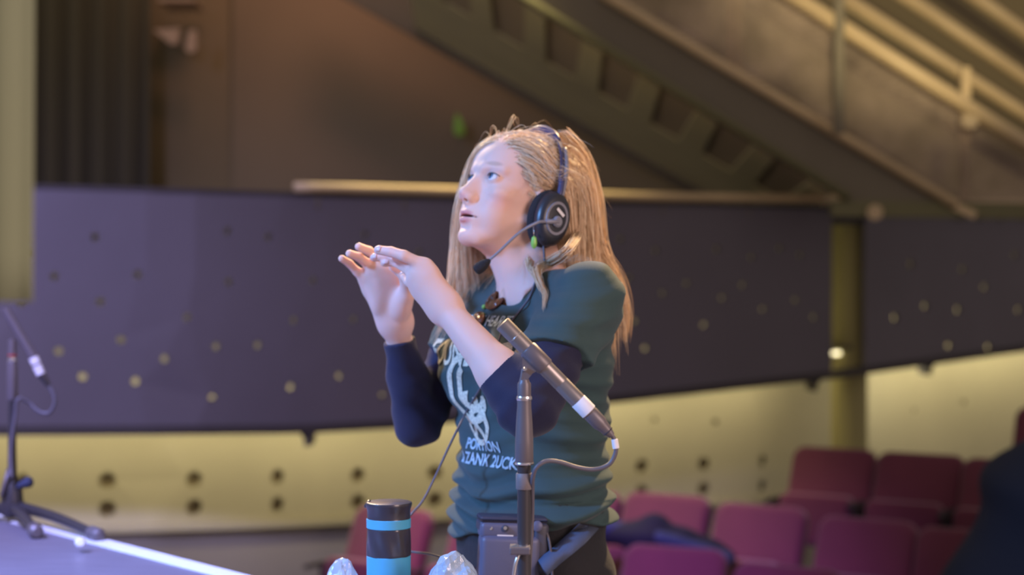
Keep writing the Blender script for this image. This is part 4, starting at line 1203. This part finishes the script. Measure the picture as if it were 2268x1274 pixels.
def print_text(name, txt, x, z, size, m, shear=0.0, xs=1.0, bold=0.0):
    cu = bpy.data.curves.new(name, 'FONT'); cu.body = txt; cu.size = size; cu.shear = shear; cu.align_x = 'CENTER'; cu.offset = bold; cu.resolution_u = 3
    tmp = bpy.data.objects.new('tmp', cu); COL.objects.link(tmp)
    dg = bpy.context.evaluated_depsgraph_get(); dg.update()
    me = bpy.data.meshes.new_from_object(tmp.evaluated_get(dg)); bpy.data.objects.remove(tmp)
    bm = bmesh.new(); bm.from_mesh(me); dice(bm, 0.008); 
    for v in bm.verts: v.co.x = v.co.x*xs+x; v.co.y = v.co.y+z
    bm.to_mesh(me); bm.free(); me.name = name
    o = link(name, me, m, shirt, False); drape_mesh(o); return o
def print_shape(name, polys, m):
    bm = bmesh.new()
    for poly in polys:
        vs = [bm.verts.new((x, z, 0)) for x, z in poly]; bm.faces.new(vs)
    bmesh.ops.triangulate(bm, faces=list(bm.faces)); dice(bm, 0.008)
    me = bpy.data.meshes.new(name); bm.to_mesh(me); bm.free()
    o = link(name, me, m, shirt, False); drape_mesh(o); return o
def ringp(cx, cz, r0, r1, a0, a1, n=16, sy=1.0):
    out = []
    for i in range(n):
        a, b = math.radians(a0+(a1-a0)*i/n), math.radians(a0+(a1-a0)*(i+1)/n)
        out.append([(cx+r0*math.cos(a), cz+sy*r0*math.sin(a)), (cx+r1*math.cos(a), cz+sy*r1*math.sin(a)), (cx+r1*math.cos(b), cz+sy*r1*math.sin(b)), (cx+r0*math.cos(b), cz+sy*r0*math.sin(b))])
    return out
zt_ = lambda py: z_of(py, 2.80)
print_text('chest_lettering', 'THE HEART', 0.0, zt_(723), 0.026, M['print2'], 0, 1.0, 0.0003)
print_text('chest_lettering', 'FOUNDATION', 0.0, zt_(812), 0.062, M['print'], 0, 0.72, 0.0012)
print_shape('graphic', ringp(-0.01, zt_(860), 0.048, 0.060, 100, 300, 18, 1.1)+ringp(-0.01, zt_(860), 0.026, 0.036, 120, 330, 16, 1.2), M['print'])
print_shape('emblem', ringp(0.0, zt_(948), 0.021, 0.030, 0, 360, 28, 1.15)+[[(-0.026, zt_(918)), (-0.018, zt_(912)), (0.020, zt_(972)), (0.012, zt_(978))], [(0.004, zt_(912)), (0.013, zt_(910)), (-0.014, zt_(978)), (-0.021, zt_(972))]]+[[(x0_, zt_(y0_)), (x0_+0.012, zt_(y0_-3)), (x0_+0.010, zt_(y0_+34)), (x0_+0.002, zt_(y0_+34))] for x0_, y0_ in ((-0.034, 872), (-0.012, 884), (0.012, 880))], M['print'])
print_text('chest_lettering', 'PORTION', 0.003, zt_(1002), 0.026, M['print2'], 0, 0.9, 0.0008)
print_text('chest_lettering', '& ZANK 2UCK', 0.008, zt_(1036), 0.029, M['print2'], 0.25, 0.9, 0.0008)

# ------------------------------------------------------------ belt, pack, cables
M['belt'] = mat('slate_webbing', (0.075, 0.095, 0.16), 0.8, bump=0.1, bscale=300)
M['pack'] = mat('slate_plastic', (0.11, 0.11, 0.17), 0.45, bump=0.04, bscale=90)
M['packd'] = mat('dark_plastic', (0.05, 0.05, 0.075), 0.5)
def on_prims(prims, px, py, d0=2.4, lift=0.002):
    """follow the view line from depth d0 until the surface"""
    d = d0; best = (9, d0)
    for _ in range(90):
        v = evaluate(PN(px, py, d)[None], prims)[0]
        if v < best[0]: best = (v, d)
        if v < lift or d > 3.1: break
        d += max(v*0.7, 0.0005)
    return PN(px, py, best[1])
V, F = [], []
line = [((1282, 1160), (1326, 1172)), ((1262, 1180), (1296, 1204)), ((1240, 1200), (1268, 1228)), ((1216, 1222), (1240, 1250)), ((1190, 1240), (1212, 1275))]
for a, b in line:
    for t in (0, 0.5, 1): V.append(on_prims(TRS+SHIRT, a[0]+(b[0]-a[0])*t, a[1]+(b[1]-a[1])*t, 2.4, 0.004))
for i in range(len(line)-1):
    for j in range(2): F.append((i*3+j, i*3+j+1, i*3+3+j+1, i*3+3+j))
o = mesh_from('belt_strap', V, F, M['belt'], woman); md = o.modifiers.new('thick', 'SOLIDIFY'); md.thickness = 0.003; md.offset = 0
hip = on_prims(TRS+SHIRT, 1130, 1215, 2.3, 0.0)
DP = hip[1]-0.012; qp = DP/FPX
bp = empty('intercom_beltpack', P(1130, 1290, DP), 'slate coloured intercom pack with knobs clipped at the woman\'s waist, behind the microphone stand', 'intercom pack')
wv = 150*qp
rotp = Matrix.Rotation(math.radians(3), 3, 'Y') @ Matrix.Rotation(math.radians(10), 3, 'Z')
def bpp(px, py, dd=0.0): return P(px, py, DP+dd)
box('case', bpp(1126, 1237, -0.012), (134*qp, 0.045, 105*qp), M['pack'], bp, rotp, 0.010, 4, True)
box('top_panel', bpp(1122, 1173, -0.008), (124*qp, 0.040, 38*qp), M['pack'], bp, rotp, 0.008, 3, True)
box('shroud', bpp(1134, 1148, 0.0), (152*qp, 0.050, 13*qp), M['packd'], bp, rotp, 0.005, 3, True)
box('side_block', bpp(1193, 1212, 0.0), (34*qp, 0.044, 112*qp), M['packd'], bp, rotp, 0.008, 3, True)
box('guard', bpp(1068, 1163, -0.004), (20*qp, 0.044, 26*qp), M['packd'], bp, rotp, 0.005, 3, True)
for px in (1087, 1119):
    kb = lathe('knob', [(0, 0.0058), (0.004, 0.0058), (0.0048, 0.0048)], bpp(px, 1171, -0.027), bpp(px, 1171, -0.05), M['packd'], bp, 20)
    lathe('knob_cap', [(0, 0.0032), (0.0012, 0.0030)], bpp(px, 1170, -0.0318), bpp(px, 1170, -0.05), M['steel'], kb, 16)
box('label_plate', bpp(1119, 1187, -0.0285), (36*qp, 0.001, 4*qp), M['wtape'], bp, rotp)
M['led'] = mat('green_glow', (0.05, 0.5, 0.15), 0.4, emit=(0.05, 1.0, 0.3), estr=1.2)
lathe('status_light', [(0, 0.0022), (0.0012, 0.0018)], bpp(1075, 1147, -0.0255), bpp(1075, 1120, -0.0255), M['led'], bp, 12)
lathe('knob', [(0, 0.008), (0.004, 0.009), (0.010, 0.009), (0.012, 0.006)], bpp(1190, 1166, -0.02), bpp(1190, 1166, -0.06), M['pack'], bp, 24)

# ------------------------------------------------------------ headset
M['hs'] = mat('headset_black', (0.020, 0.022, 0.030), 0.38, spec=0.6)
M['hsb'] = mat('headband_blue_black', (0.045, 0.05, 0.13), 0.35, coat=0.3)
M['hsg'] = mat('headset_grey', (0.22, 0.22, 0.26), 0.4)
M['foam'] = mat('black_foam', (0.02, 0.02, 0.024), 0.95, bump=0.5, bscale=400)
hs = empty('headset', tuple(h(-1.5, 0, 14.6)), 'black intercom headset with boom microphone worn over the blonde hair', 'headset')
cupc = h(-1.5, 9.2, -2.5); HL_ = HR[:, 1]; HF = HR[:, 0]; HU = HR[:, 2]
def cupring(name, prof, m, parent, a=0.036, b=0.044, cx=cupc, n=40):
    V, F = [], []
    for off, s in prof:
        for k in range(n):
            t = 2*math.pi*k/n; V.append(cx+HL_*off+(HF*a*math.cos(t)+HU*b*math.sin(t))*s)
    for i in range(len(prof)-1):
        for k in range(n): F.append((i*n+k, i*n+(k+1) % n, (i+1)*n+(k+1) % n, (i+1)*n+k))
    F.append(tuple(range(n))[::-1]); F.append(tuple((len(prof)-1)*n+k for k in range(n)))
    o = mesh_from(name, V, F, m, parent)
    bm = bmesh.new(); bm.from_mesh(o.data); bmesh.ops.recalc_face_normals(bm, faces=bm.faces); bm.to_mesh(o.data); bm.free()
    md = o.modifiers.new('edge_split', 'EDGE_SPLIT'); md.split_angle = math.radians(50); return o
cupring('ear_cushion', [(-0.022, 0.80), (-0.018, 0.97), (-0.008, 1.0), (-0.002, 0.94), (0.0, 0.80)], M['foam'], hs, 0.037, 0.052)
cup = cupring('ear_cup', [(-0.002, 0.88), (0.0, 0.93), (0.010, 0.92), (0.018, 0.80), (0.020, 0.6)], M['hs'], hs, 0.037, 0.053)
cupring('cup_ring', [(0.018, 0.66), (0.0215, 0.64), (0.0215, 0.54), (0.019, 0.52)], M['hsg'], cup, 0.036, 0.046)
box('logo_plate', tuple(cupc+HL_*0.0215+HU*0.012-HF*0.004), (0.020, 0.002, 0.006), M['wtape'], cup, Matrix([list(r) for r in np.stack([HF, HL_, HU], 1)]) @ Matrix.Rotation(math.radians(-28), 3, 'Y'), 0.001)
cupring('ear_cup', [(-0.002, 0.88), (0.0, 0.93), (0.010, 0.92), (0.018, 0.80), (0.020, 0.6)], M['hs'], hs, 0.034, 0.044, h(-1.6, -9.2, -1.2)-HL_*0.018)
bpts = [h(-1.6, 9.9, 1.5), h(-1.7, 9.7, 4.6), h(-1.8, 9.0, 7.6), h(-1.8, 7.4, 10.8), h(-1.8, 4.4, 13.6), h(-1.8, 0, 14.9), h(-1.8, -4.4, 13.6), h(-1.8, -7.6, 10.6), h(-1.8, -9.2, 7.2), h(-1.8, -9.6, 3.5), h(-1.6, -9.4, 1.0)]
sp = spline(bpts, 10)
tube('headband', sp[8:-6], 0.0078, M['hsb'], hs, 14, True, 0.35, None)
tube('band_slider', spline([v+HL_*0.003-HF*0.006 for v in bpts[0:4]], 8), 0.0045, M['hsg'], hs, 10)
tube('yoke', spline([cupc+HU*0.042+HL_*0.012, h(-1.6, 10.3, 2.8), h(-1.7, 9.9, 4.8)], 6), 0.0055, M['hsb'], hs, 10)
# pad under the band on top
pad = [v-(v-Vector(h(-1.8, 0, 4)))*0.035 for v in sp[34:62]]
tube('head_pad', pad, 0.0105, M['hsb'], hs, 12, True, 0.5)
# boom
piv = cupc+HL_*0.023-HU*0.006
lathe('boom_pivot', [(0, 0.010), (0.006, 0.010), (0.009, 0.007)], piv-HL_*0.004, piv+HL_*0.03, M['hsg'], hs, 24)
pd = piv[1]
boom = spline([Vector(piv+HL_*0.004), Vector(P(1205, 491, pd-0.020)), P(1188, 494, pd-0.030), P(1150, 516, pd-0.040), P(1108, 555, pd-0.045), P(1080, 580, pd-0.045)], 10)
tube('boom', boom, [0.0030, 0.0022], M['hsg'], hs, 10)
lathe('boom_sleeve', [(0, 0.0042), (0.016, 0.0042), (0.018, 0.003)], Vector(piv)+HL_*0.004 if False else P(1228, 491, pd-0.010), P(1204, 491, pd-0.021), M['hsg'], hs, 16)
a, b = P(1086, 575, pd-0.045), P(1052, 601, pd-0.043)
lathe('foam_tip', [(0, 0.002), (0.004, 0.005), (0.012, 0.0085), (0.018, 0.0095), (0.026, 0.0100), (0.031, 0.0085), (0.033, 0.004)], a, b, M['foam'], hs, 20)
# lead running down over the shirt front
hc = []
for px, py in [(1206, 590), (1196, 600), (1186, 625), (1172, 660), (1150, 690), (1130, 715), (1112, 735), (1100, 770), (1080, 830), (1052, 880), (1030, 918)]:
    hc.append(on_prims(SHIRT+SKIN[:30], px, py, 2.72, 0.003))
hc = [Vector(h(-1.2, 8.6, -5.6))]+[Vector(v) for v in hc]
hcab = empty('headset_cable', hc[0], 'thin dark lead running down the shirt front and looping behind the tumbler', 'cable')
tube('lead', spline(hc, 6), 0.0021, M['cable'], hcab, 8)
lp = [hc[-1], P(1014, 950, 2.80), P(992, 995, 2.79), P(962, 1060, 2.77), P(936, 1110, 2.75), P(912, 1138, 2.74), P(888, 1170, 2.735), P(880, 1200, 2.735), P(896, 1218, 2.735), P(916, 1223, 2.73), P(955, 1228, 2.72), P(1000, 1242, 2.70), P(1045, 1256, DP), P(1062, 1262, DP)]
tube('lead', spline(lp, 8), 0.0021, M['cable'], hcab, 8)
tube('pack_lead', spline([bpp(1204, 1168, -0.01), bpp(1214, 1190, -0.02), bpp(1220, 1225, -0.02), bpp(1224, 1290, -0.015)], 8), 0.0022, M['cable'], bp, 8)

# green earring and neck things
M['green'] = mat('green_bead', (0.25, 0.55, 0.10), 0.3, spec=0.7)
er = empty('earring', tuple(PN(1183, 510, 2.80)), 'small green drop earring under the woman\'s ear cup', 'earring')
lathe('bead', [(0, 0.001), (0.003, 0.0042), (0.012, 0.0055), (0.018, 0.0045), (0.022, 0.001)], P(1183, 523, 2.795), P(1182, 560, 2.795), M['green'], er, 20)
tube('hook', [P(1181, 500, 2.80), P(1183, 526, 2.795)], 0.0006, M['steel'], er, 6)
M['tort'] = mat('tortoiseshell', (0.16, 0.055, 0.02), 0.25, var=0.5, vscale=60)
gl = empty('eyeglasses', tuple(on_prims(SHIRT, 1095, 670, 2.5, 0.004)), 'brown tortoiseshell eyeglasses tucked at the woman\'s shirt collar with pale bright beads', 'eyeglasses')
def loop(px, py, rx, ry, tilt, lift=0.006, n=20):
    out = []
    for i in range(n+1):
        a = 2*math.pi*i/n; x = rx*math.cos(a); y = ry*math.sin(a)
        out.append(Vector(on_prims(SHIRT+SKIN[:30], px+x*math.cos(tilt)-y*math.sin(tilt), py+x*math.sin(tilt)+y*math.cos(tilt), 2.55, lift)))
    return out
l1 = loop(1096, 665, 24, 12, -0.75); l2 = loop(1060, 706, 15, 10, -1.0)
tube('frame', l1, 0.0024, M['tort'], gl, 8); tube('frame', l2, 0.0022, M['tort'], gl, 8)
for l in (l1, l2):
    c = sum(l[:-1], Vector())/(len(l)-1); n = len(l)-1
    o = mesh_from('lens', [c]+l[:-1], [(0, i+1, (i+1) % n+1) for i in range(n)], M['tort'], gl)
    md = o.modifiers.new('thick', 'SOLIDIFY'); md.thickness = 0.0015
def bead(px, py, r, m):
    c = Vector(on_prims(SHIRT+SKIN[:30], px, py, 2.55, 0.005)); lathe('bead', [(r-r*math.cos(math.pi*i/10), r*math.sin(math.pi*i/10)) for i in range(11)], c-Vector((0, 0, r)), c+Vector((0, 0, r)), m, gl, 14)
for px, py, r, m in ((1072, 680, 0.0042, M['green']), (1070, 697, 0.0040, M['green']), (1059, 699, 0.0034, M['steel']), (1049, 706, 0.0055, M['steel']), (1047, 714, 0.0045, M['steel'])): bead(px, py, r, m)

# ------------------------------------------------------------ hair
def hair_mat():
    m = mat('blonde_hair', (0.62, 0.42, 0.22), 0.42, spec=0.5)
    nt = m.node_tree; at = nt.nodes.new('ShaderNodeAttribute'); at.attribute_name = 'tint'
    nt.links.new(at.outputs['Color'], nt.nodes['Principled BSDF'].inputs['Base Color'])
    nt.nodes['Principled BSDF'].inputs['Anisotropic'].default_value = 0.4
    return m
M['hair'] = hair_mat()
COLL = SKIN[:31]+[ell(cupc, (0.046, 0.030, 0.058), HR, 0.0)]+[q for q in SHIRT if q['op'] == '+']
CC, CR = np.array([-0.8, 0, 4.3]), np.array([9.4, 7.2, 8.7])
def roots(n, side, rs):
    out = []
    while len(out) < n:
        d = rs.randn(3); d /= np.linalg.norm(d); p = CC+d*CR
        lim = np.interp(p[2], [-6, -2, 0, 3, 6, 8.5, 10, 13], [-3.4, -2.4, 1.0, 4.0, 5.8, 6.9, 7.6, 9])
        if p[0] > lim or p[2] < -3.5: continue
        if side(p): out.append(p)
    return np.array(out)
part = 1.6
def simulate(R, mode, rs, length, step=0.009):
    n = len(R); p = H0+(R*0.01) @ HR.T; off = rs.uniform(0.004, 0.014, n)
    if mode == 'back': off = rs.uniform(0.006, 0.026, n)
    if mode == 'near': off = rs.uniform(0.003, 0.011, n)
    if mode == 'far': off = rs.uniform(0.001, 0.006, n)
    nrm = grad(p, COLL)
    dl = {'near': np.array([-0.8, 0.35, -0.25]), 'far': np.array([0.25, -0.9, -0.2]), 'back': np.array([-0.8, 0.0, -0.3])}[mode]
    v = HR @ dl; v = np.tile(v, (n, 1)); v = v-nrm*(v*nrm).sum(1)[:, None]*0.85+nrm*0.12+rs.randn(n, 3)*0.05
    v = v/np.linalg.norm(v, axis=1)[:, None]
    G = np.array([0, 0, -1.0]); path = [p.copy()]
    steps = int(length/step)
    jit = rs.randn(n, 3)*0.06; wpf = rs.uniform(-6.8, -3.6, n)
    for i in range(steps):
        lc = (p-H0) @ HR*100
        if mode == 'near':
            tgt = np.stack([wpf, np.full(n, 7.0), np.interp(R[:, 2], [-2, 12], [-1.0, 4.0])], 1)
            dirn = tgt-lc; dirn /= np.linalg.norm(dirn, axis=1)[:, None]
            dw = dirn @ HR.T
            behind = np.clip((-lc[:, 0]-1.5)/3.0, 0, 1)[:, None]
            want = dw*(1-behind)+(G*1.0+HF*(-0.10))*behind
            k = 0.35
        elif mode == 'far':
            early = np.clip(1-i*step/0.10, 0, 1)
            want = G[None]*1.0+(-HL_*0.9+HF*0.15)[None]*early+jit; k = 0.30
        else:
            early = np.clip(1-i*step/0.07, 0, 1)
            sgn = np.sign(R[:, 1]-0.5)[:, None]
            want = G[None]*1.0+(HL_[None]*0.45*sgn*np.clip((R[:, 2:3]-5)/6, 0, 1)-HF[None]*(0.55))*early+jit; k = 0.30
        v = v*(1-k)+want*k
        v /= np.linalg.norm(v, axis=1)[:, None]
        p = p+v*step
        d = evaluate(p, COLL); g = grad(p, COLL)
        ramp = min(1.0, (i+1)/4.0)
        need = off*ramp-d
        hit = need > 0
        p = p+g*np.where(hit, need, 0)[:, None]
        vn = (v*g).sum(1)
        v = np.where((hit & (vn < 0))[:, None], v-g*vn[:, None]*0.9, v)
        v /= np.maximum(np.linalg.norm(v, axis=1), 1e-6)[:, None]
        path.append(p.copy())
    return np.stack(path, 1)
def strands(name, paths, kids_, rad, spread, tipk, rs, parent, cols, wav=0.0012, minlen=0.75):
    G, L, _ = paths.shape
    N = G*kids_
    base_ = np.repeat(paths, kids_, 0)
    t = np.linspace(0, 1, L)[None, :, None]
    tan = np.gradient(base_, axis=1); tan /= np.maximum(np.linalg.norm(tan, axis=2), 1e-9)[..., None]
    off = rs.randn(N, 1, 3)*spread
    sc = (0.9+0.4*np.sin(np.pi*t)-tipk*t)
    o = off*sc; o = o-tan*(o*tan).sum(2)[..., None]
    ph = rs.rand(N, 1, 3)*6.28; fq = rs.uniform(6, 16, (N, 1, 1))
    base_ = base_+o+np.sin(t*fq+ph)*wav*t
    # vary the length by resampling
    ln = rs.uniform(minlen, 1.0, N)
    u = np.linspace(0, 1, L)[None, :]*ln[:, None]*(L-1)
    i0 = np.clip(u.astype(int), 0, L-2); fr = (u-i0)[..., None]
    ar = np.arange(N)[:, None]
    pts = base_[ar, i0]*(1-fr)+base_[ar, i0+1]*fr
    tan = np.gradient(pts, axis=1); tan /= np.maximum(np.linalg.norm(tan, axis=2), 1e-9)[..., None]
    rf_ = rs.randn(N, 1, 3); x = np.cross(tan, rf_); x /= np.maximum(np.linalg.norm(x, axis=2), 1e-9)[..., None]
    y = np.cross(tan, x)
    tt = np.linspace(0, 1, L)[None, :, None]
    R_ = rad*(1-tt**3*0.85)*rs.uniform(0.7, 1.3, (N, 1, 1))
    ring = [pts+x*R_*math.cos(a)+y*R_*math.sin(a) for a in (0, 2.094, 4.189)]
    V = np.stack(ring, 2).reshape(-1, 3)
    b = (np.arange(N)[:, None]*L+np.arange(L-1)[None]).reshape(-1)*3
    F = np.concatenate([np.stack([b+k, b+(k+1) % 3, b+3+(k+1) % 3, b+3+k], 1) for k in range(3)])
    o_ = np_mesh(name, V, F, M['hair'], parent)
    cc = np.array(cols); w_ = rs.rand(N, 1)*(len(cc)-1); i_ = np.minimum(w_.astype(int), len(cc)-2); f_ = w_-i_
    col = cc[i_[:, 0]]*(1-f_)+cc[i_[:, 0]+1]*f_
    col = np.repeat(col, L*3, 0)
    at = o_.data.color_attributes.new('tint', 'FLOAT_COLOR', 'POINT')
    at.data.foreach_set('color', np.c_[col, np.ones(len(col))].astype(np.float32).ravel())
    return o_
BL = [(0.90, 0.66, 0.42), (0.80, 0.55, 0.32), (0.96, 0.78, 0.54), (0.60, 0.37, 0.18)]
rs = np.random.RandomState(5)
nearR = roots(230, lambda p: p[1] > part and p[0] > -3.0, rs)
farR = roots(230, lambda p: p[1] <= part and p[0] > -2.0, rs)
backR = roots(420, lambda p: p[0] <= -2.0, rs)
pn = simulate(nearR, 'near', rs, 0.35); pf = simulate(farR, 'far', rs, 0.30); pb = simulate(backR, 'back', rs, 0.35)
hair = strands('hair', pn, 13, 0.00055, 0.0034, 0.5, rs, woman, BL)
strands('hair', pf, 13, 0.00055, 0.0026, 0.6, rs, woman, BL)
strands('hair', pb, 15, 0.0006, 0.0044, 0.5, rs, woman, BL)
# loose locks in front of the near shoulder
def lock(pts, n, spread, tip, r=0.0005, cols=BL):
    s_ = np.array([list(v) for v in spline(pts, 8)])[None]
    return strands('loose_lock', s_, n, r, spread, tip, rs, hair, cols, 0.002, 0.7)
def front_lock(px, n, spread, tip):
    on_ = [on_prims(SHIRT+SKIN[:31], x, y, 2.5, 0.004)[1] for x, y in px]
    d1_ = on_[-1]-0.004; out = []
    for k, (x, y) in enumerate(px):
        t = k/(len(px)-1); out.append(Vector(P(x, y, min(2.90*(1-t)+d1_*t, on_[k]-0.005))))
    lock(out, n, spread, tip)
front_lock([(1285, 515), (1258, 556), (1222, 580), (1198, 592), (1190, 608), (1197, 630), (1205, 652), (1203, 685)], 120, 0.0040, 0.72)
front_lock([(1172, 560), (1171, 578), (1176, 596), (1188, 612), (1200, 632), (1210, 656), (1200, 692)], 60, 0.0026, 0.6)
# the mass that slides off the back of the near shoulder
Bk = lambda *a: [Vector(P(x, y, dd_)) for x, y, dd_ in a]
lock(Bk((1262, 330, 2.94), (1290, 420, 2.945), (1305, 500, 2.94), (1325, 570, 2.93), (1352, 610, 2.915), (1374, 655, 2.90), (1386, 705, 2.90), (1384, 760, 2.91)), 420, 0.0075, 0.45, 0.00055)
lock(Bk((1240, 300, 2.92), (1285, 360, 2.94), (1308, 450, 2.94), (1318, 540, 2.93), (1338, 590, 2.92), (1366, 640, 2.91), (1380, 690, 2.91)), 300, 0.0085, 0.35, 0.00055)
# flyaways
fa = roots(220, lambda p: p[2] > 4, rs)
pF = simulate(fa, 'back', rs, 0.10, 0.009)
w3 = np.linspace(0, 1, pF.shape[1])[None, :, None]**1.5
cen = H0+HR @ np.array([-0.8, 0, 3])/100
outd = pF-cen; outd /= np.linalg.norm(outd, axis=2)[..., None]
pF = pF+outd*w3*rs.uniform(0.002, 0.040, (len(fa), 1, 1))**1.0+rs.randn(len(fa), 1, 3)*w3*0.011
strands('flyaway_hair', pF, 3, 0.00032, 0.004, -0.6, rs, hair, BL, 0.003, 0.5)
k_ = rs.choice(len(pb), 70); pG = pb[k_][:, 22:]
w3 = np.linspace(0, 1, pG.shape[1])[None, :, None]**1.3
pG = pG+(np.array([1.0, -0.1, 0.1])[None, None]*rs.uniform(-0.2, 1, (70, 1, 1))*0.035+rs.randn(70, 1, 3)*0.01)*w3
strands('flyaway_hair', pG, 3, 0.00032, 0.004, -0.6, rs, hair, BL, 0.004, 0.6)

# ------------------------------------------------------------ coats on the seats
M['coat'] = mat('dark_navy_cloth', (0.008, 0.011, 0.022), 0.9, bump=0.3, bscale=30)
M['coat2'] = mat('slate_blue_cloth', (0.03, 0.05, 0.10), 0.85, bump=0.3, bscale=30)
def wrinkle(seed, amp, fr=30):
    return custom(lambda p: -amp*np.sin(p[:, 2]*fr+wob(p, (fr*.4, fr*.4, fr*.3), seed)*3), (0, 7, 0), 20, 0, 'disp')
d = 8.0
cp = [PN(1335, 1180, d+.3), PN(1395, 1182, d+.2), PN(1450, 1186, d+.12), PN(1510, 1200, d+.1), PN(1575, 1222, d+.1), PN(1610, 1245, d+.1)]
JK = [cone(cp[i], cp[i+1], [0.055, 0.06, 0.085, 0.075, 0.06][i], [0.06, 0.085, 0.075, 0.06, 0.05][i], 0.05) for i in range(5)]
JK += [cone(PN(1440, 1200, d+.15), PN(1440, 1300, d+.1), 0.10, 0.16, 0.08), cone(PN(1530, 1230, d+.15), PN(1530, 1310, d+.1), 0.09, 0.14, 0.08), wrinkle(40, 0.010)]
V, F = surface(JK, 0.016); V = relax(V, F, 1)
o = np_mesh('jacket', V, F, M['coat'], None); tag(o, 'dark blue jacket draped over the seats just right of the woman\'s hip', 'jacket')
sl = sculpt('sleeve', [cone(cp[0]-np.array([0.1, 0, -.02]), cp[1]+np.array([0.05, -.02, 0.03]), 0.05, 0.035, 0.02), wrinkle(41, 0.006)], 0.012, M['coat2'], o, 1)
sculpt('sleeve', [cone(cp[3]+np.array([-0.12, -.06, .03]), cp[5]+np.array([-.02, -.07, .02]), 0.035, 0.045, 0.02), wrinkle(42, 0.006)], 0.012, M['coat2'], o, 1)
d = 7.0
CT = [cone(PN(2330, 1110, d), PN(2330, 1500, d), 0.30, 0.50, 0.1), cone(PN(2290, 1165, d), PN(2235, 1330, d), 0.17, 0.26, 0.12), cone(PN(2240, 1200, d-.05), PN(2190, 1400, d), 0.13, 0.22, 0.1), cone(PN(2190, 1290, d-.05), PN(2170, 1500, d), 0.14, 0.22, 0.1), wrinkle(43, 0.018, 16)]
V, F = surface(CT, 0.022); V = relax(V, F, 1)
V[:, 2] = np.maximum(V[:, 2], -0.78)
o = np_mesh('coat', V, F, M['coat'], None); tag(o, 'big dark navy coat heaped over a seat in the lower right corner', 'coat')
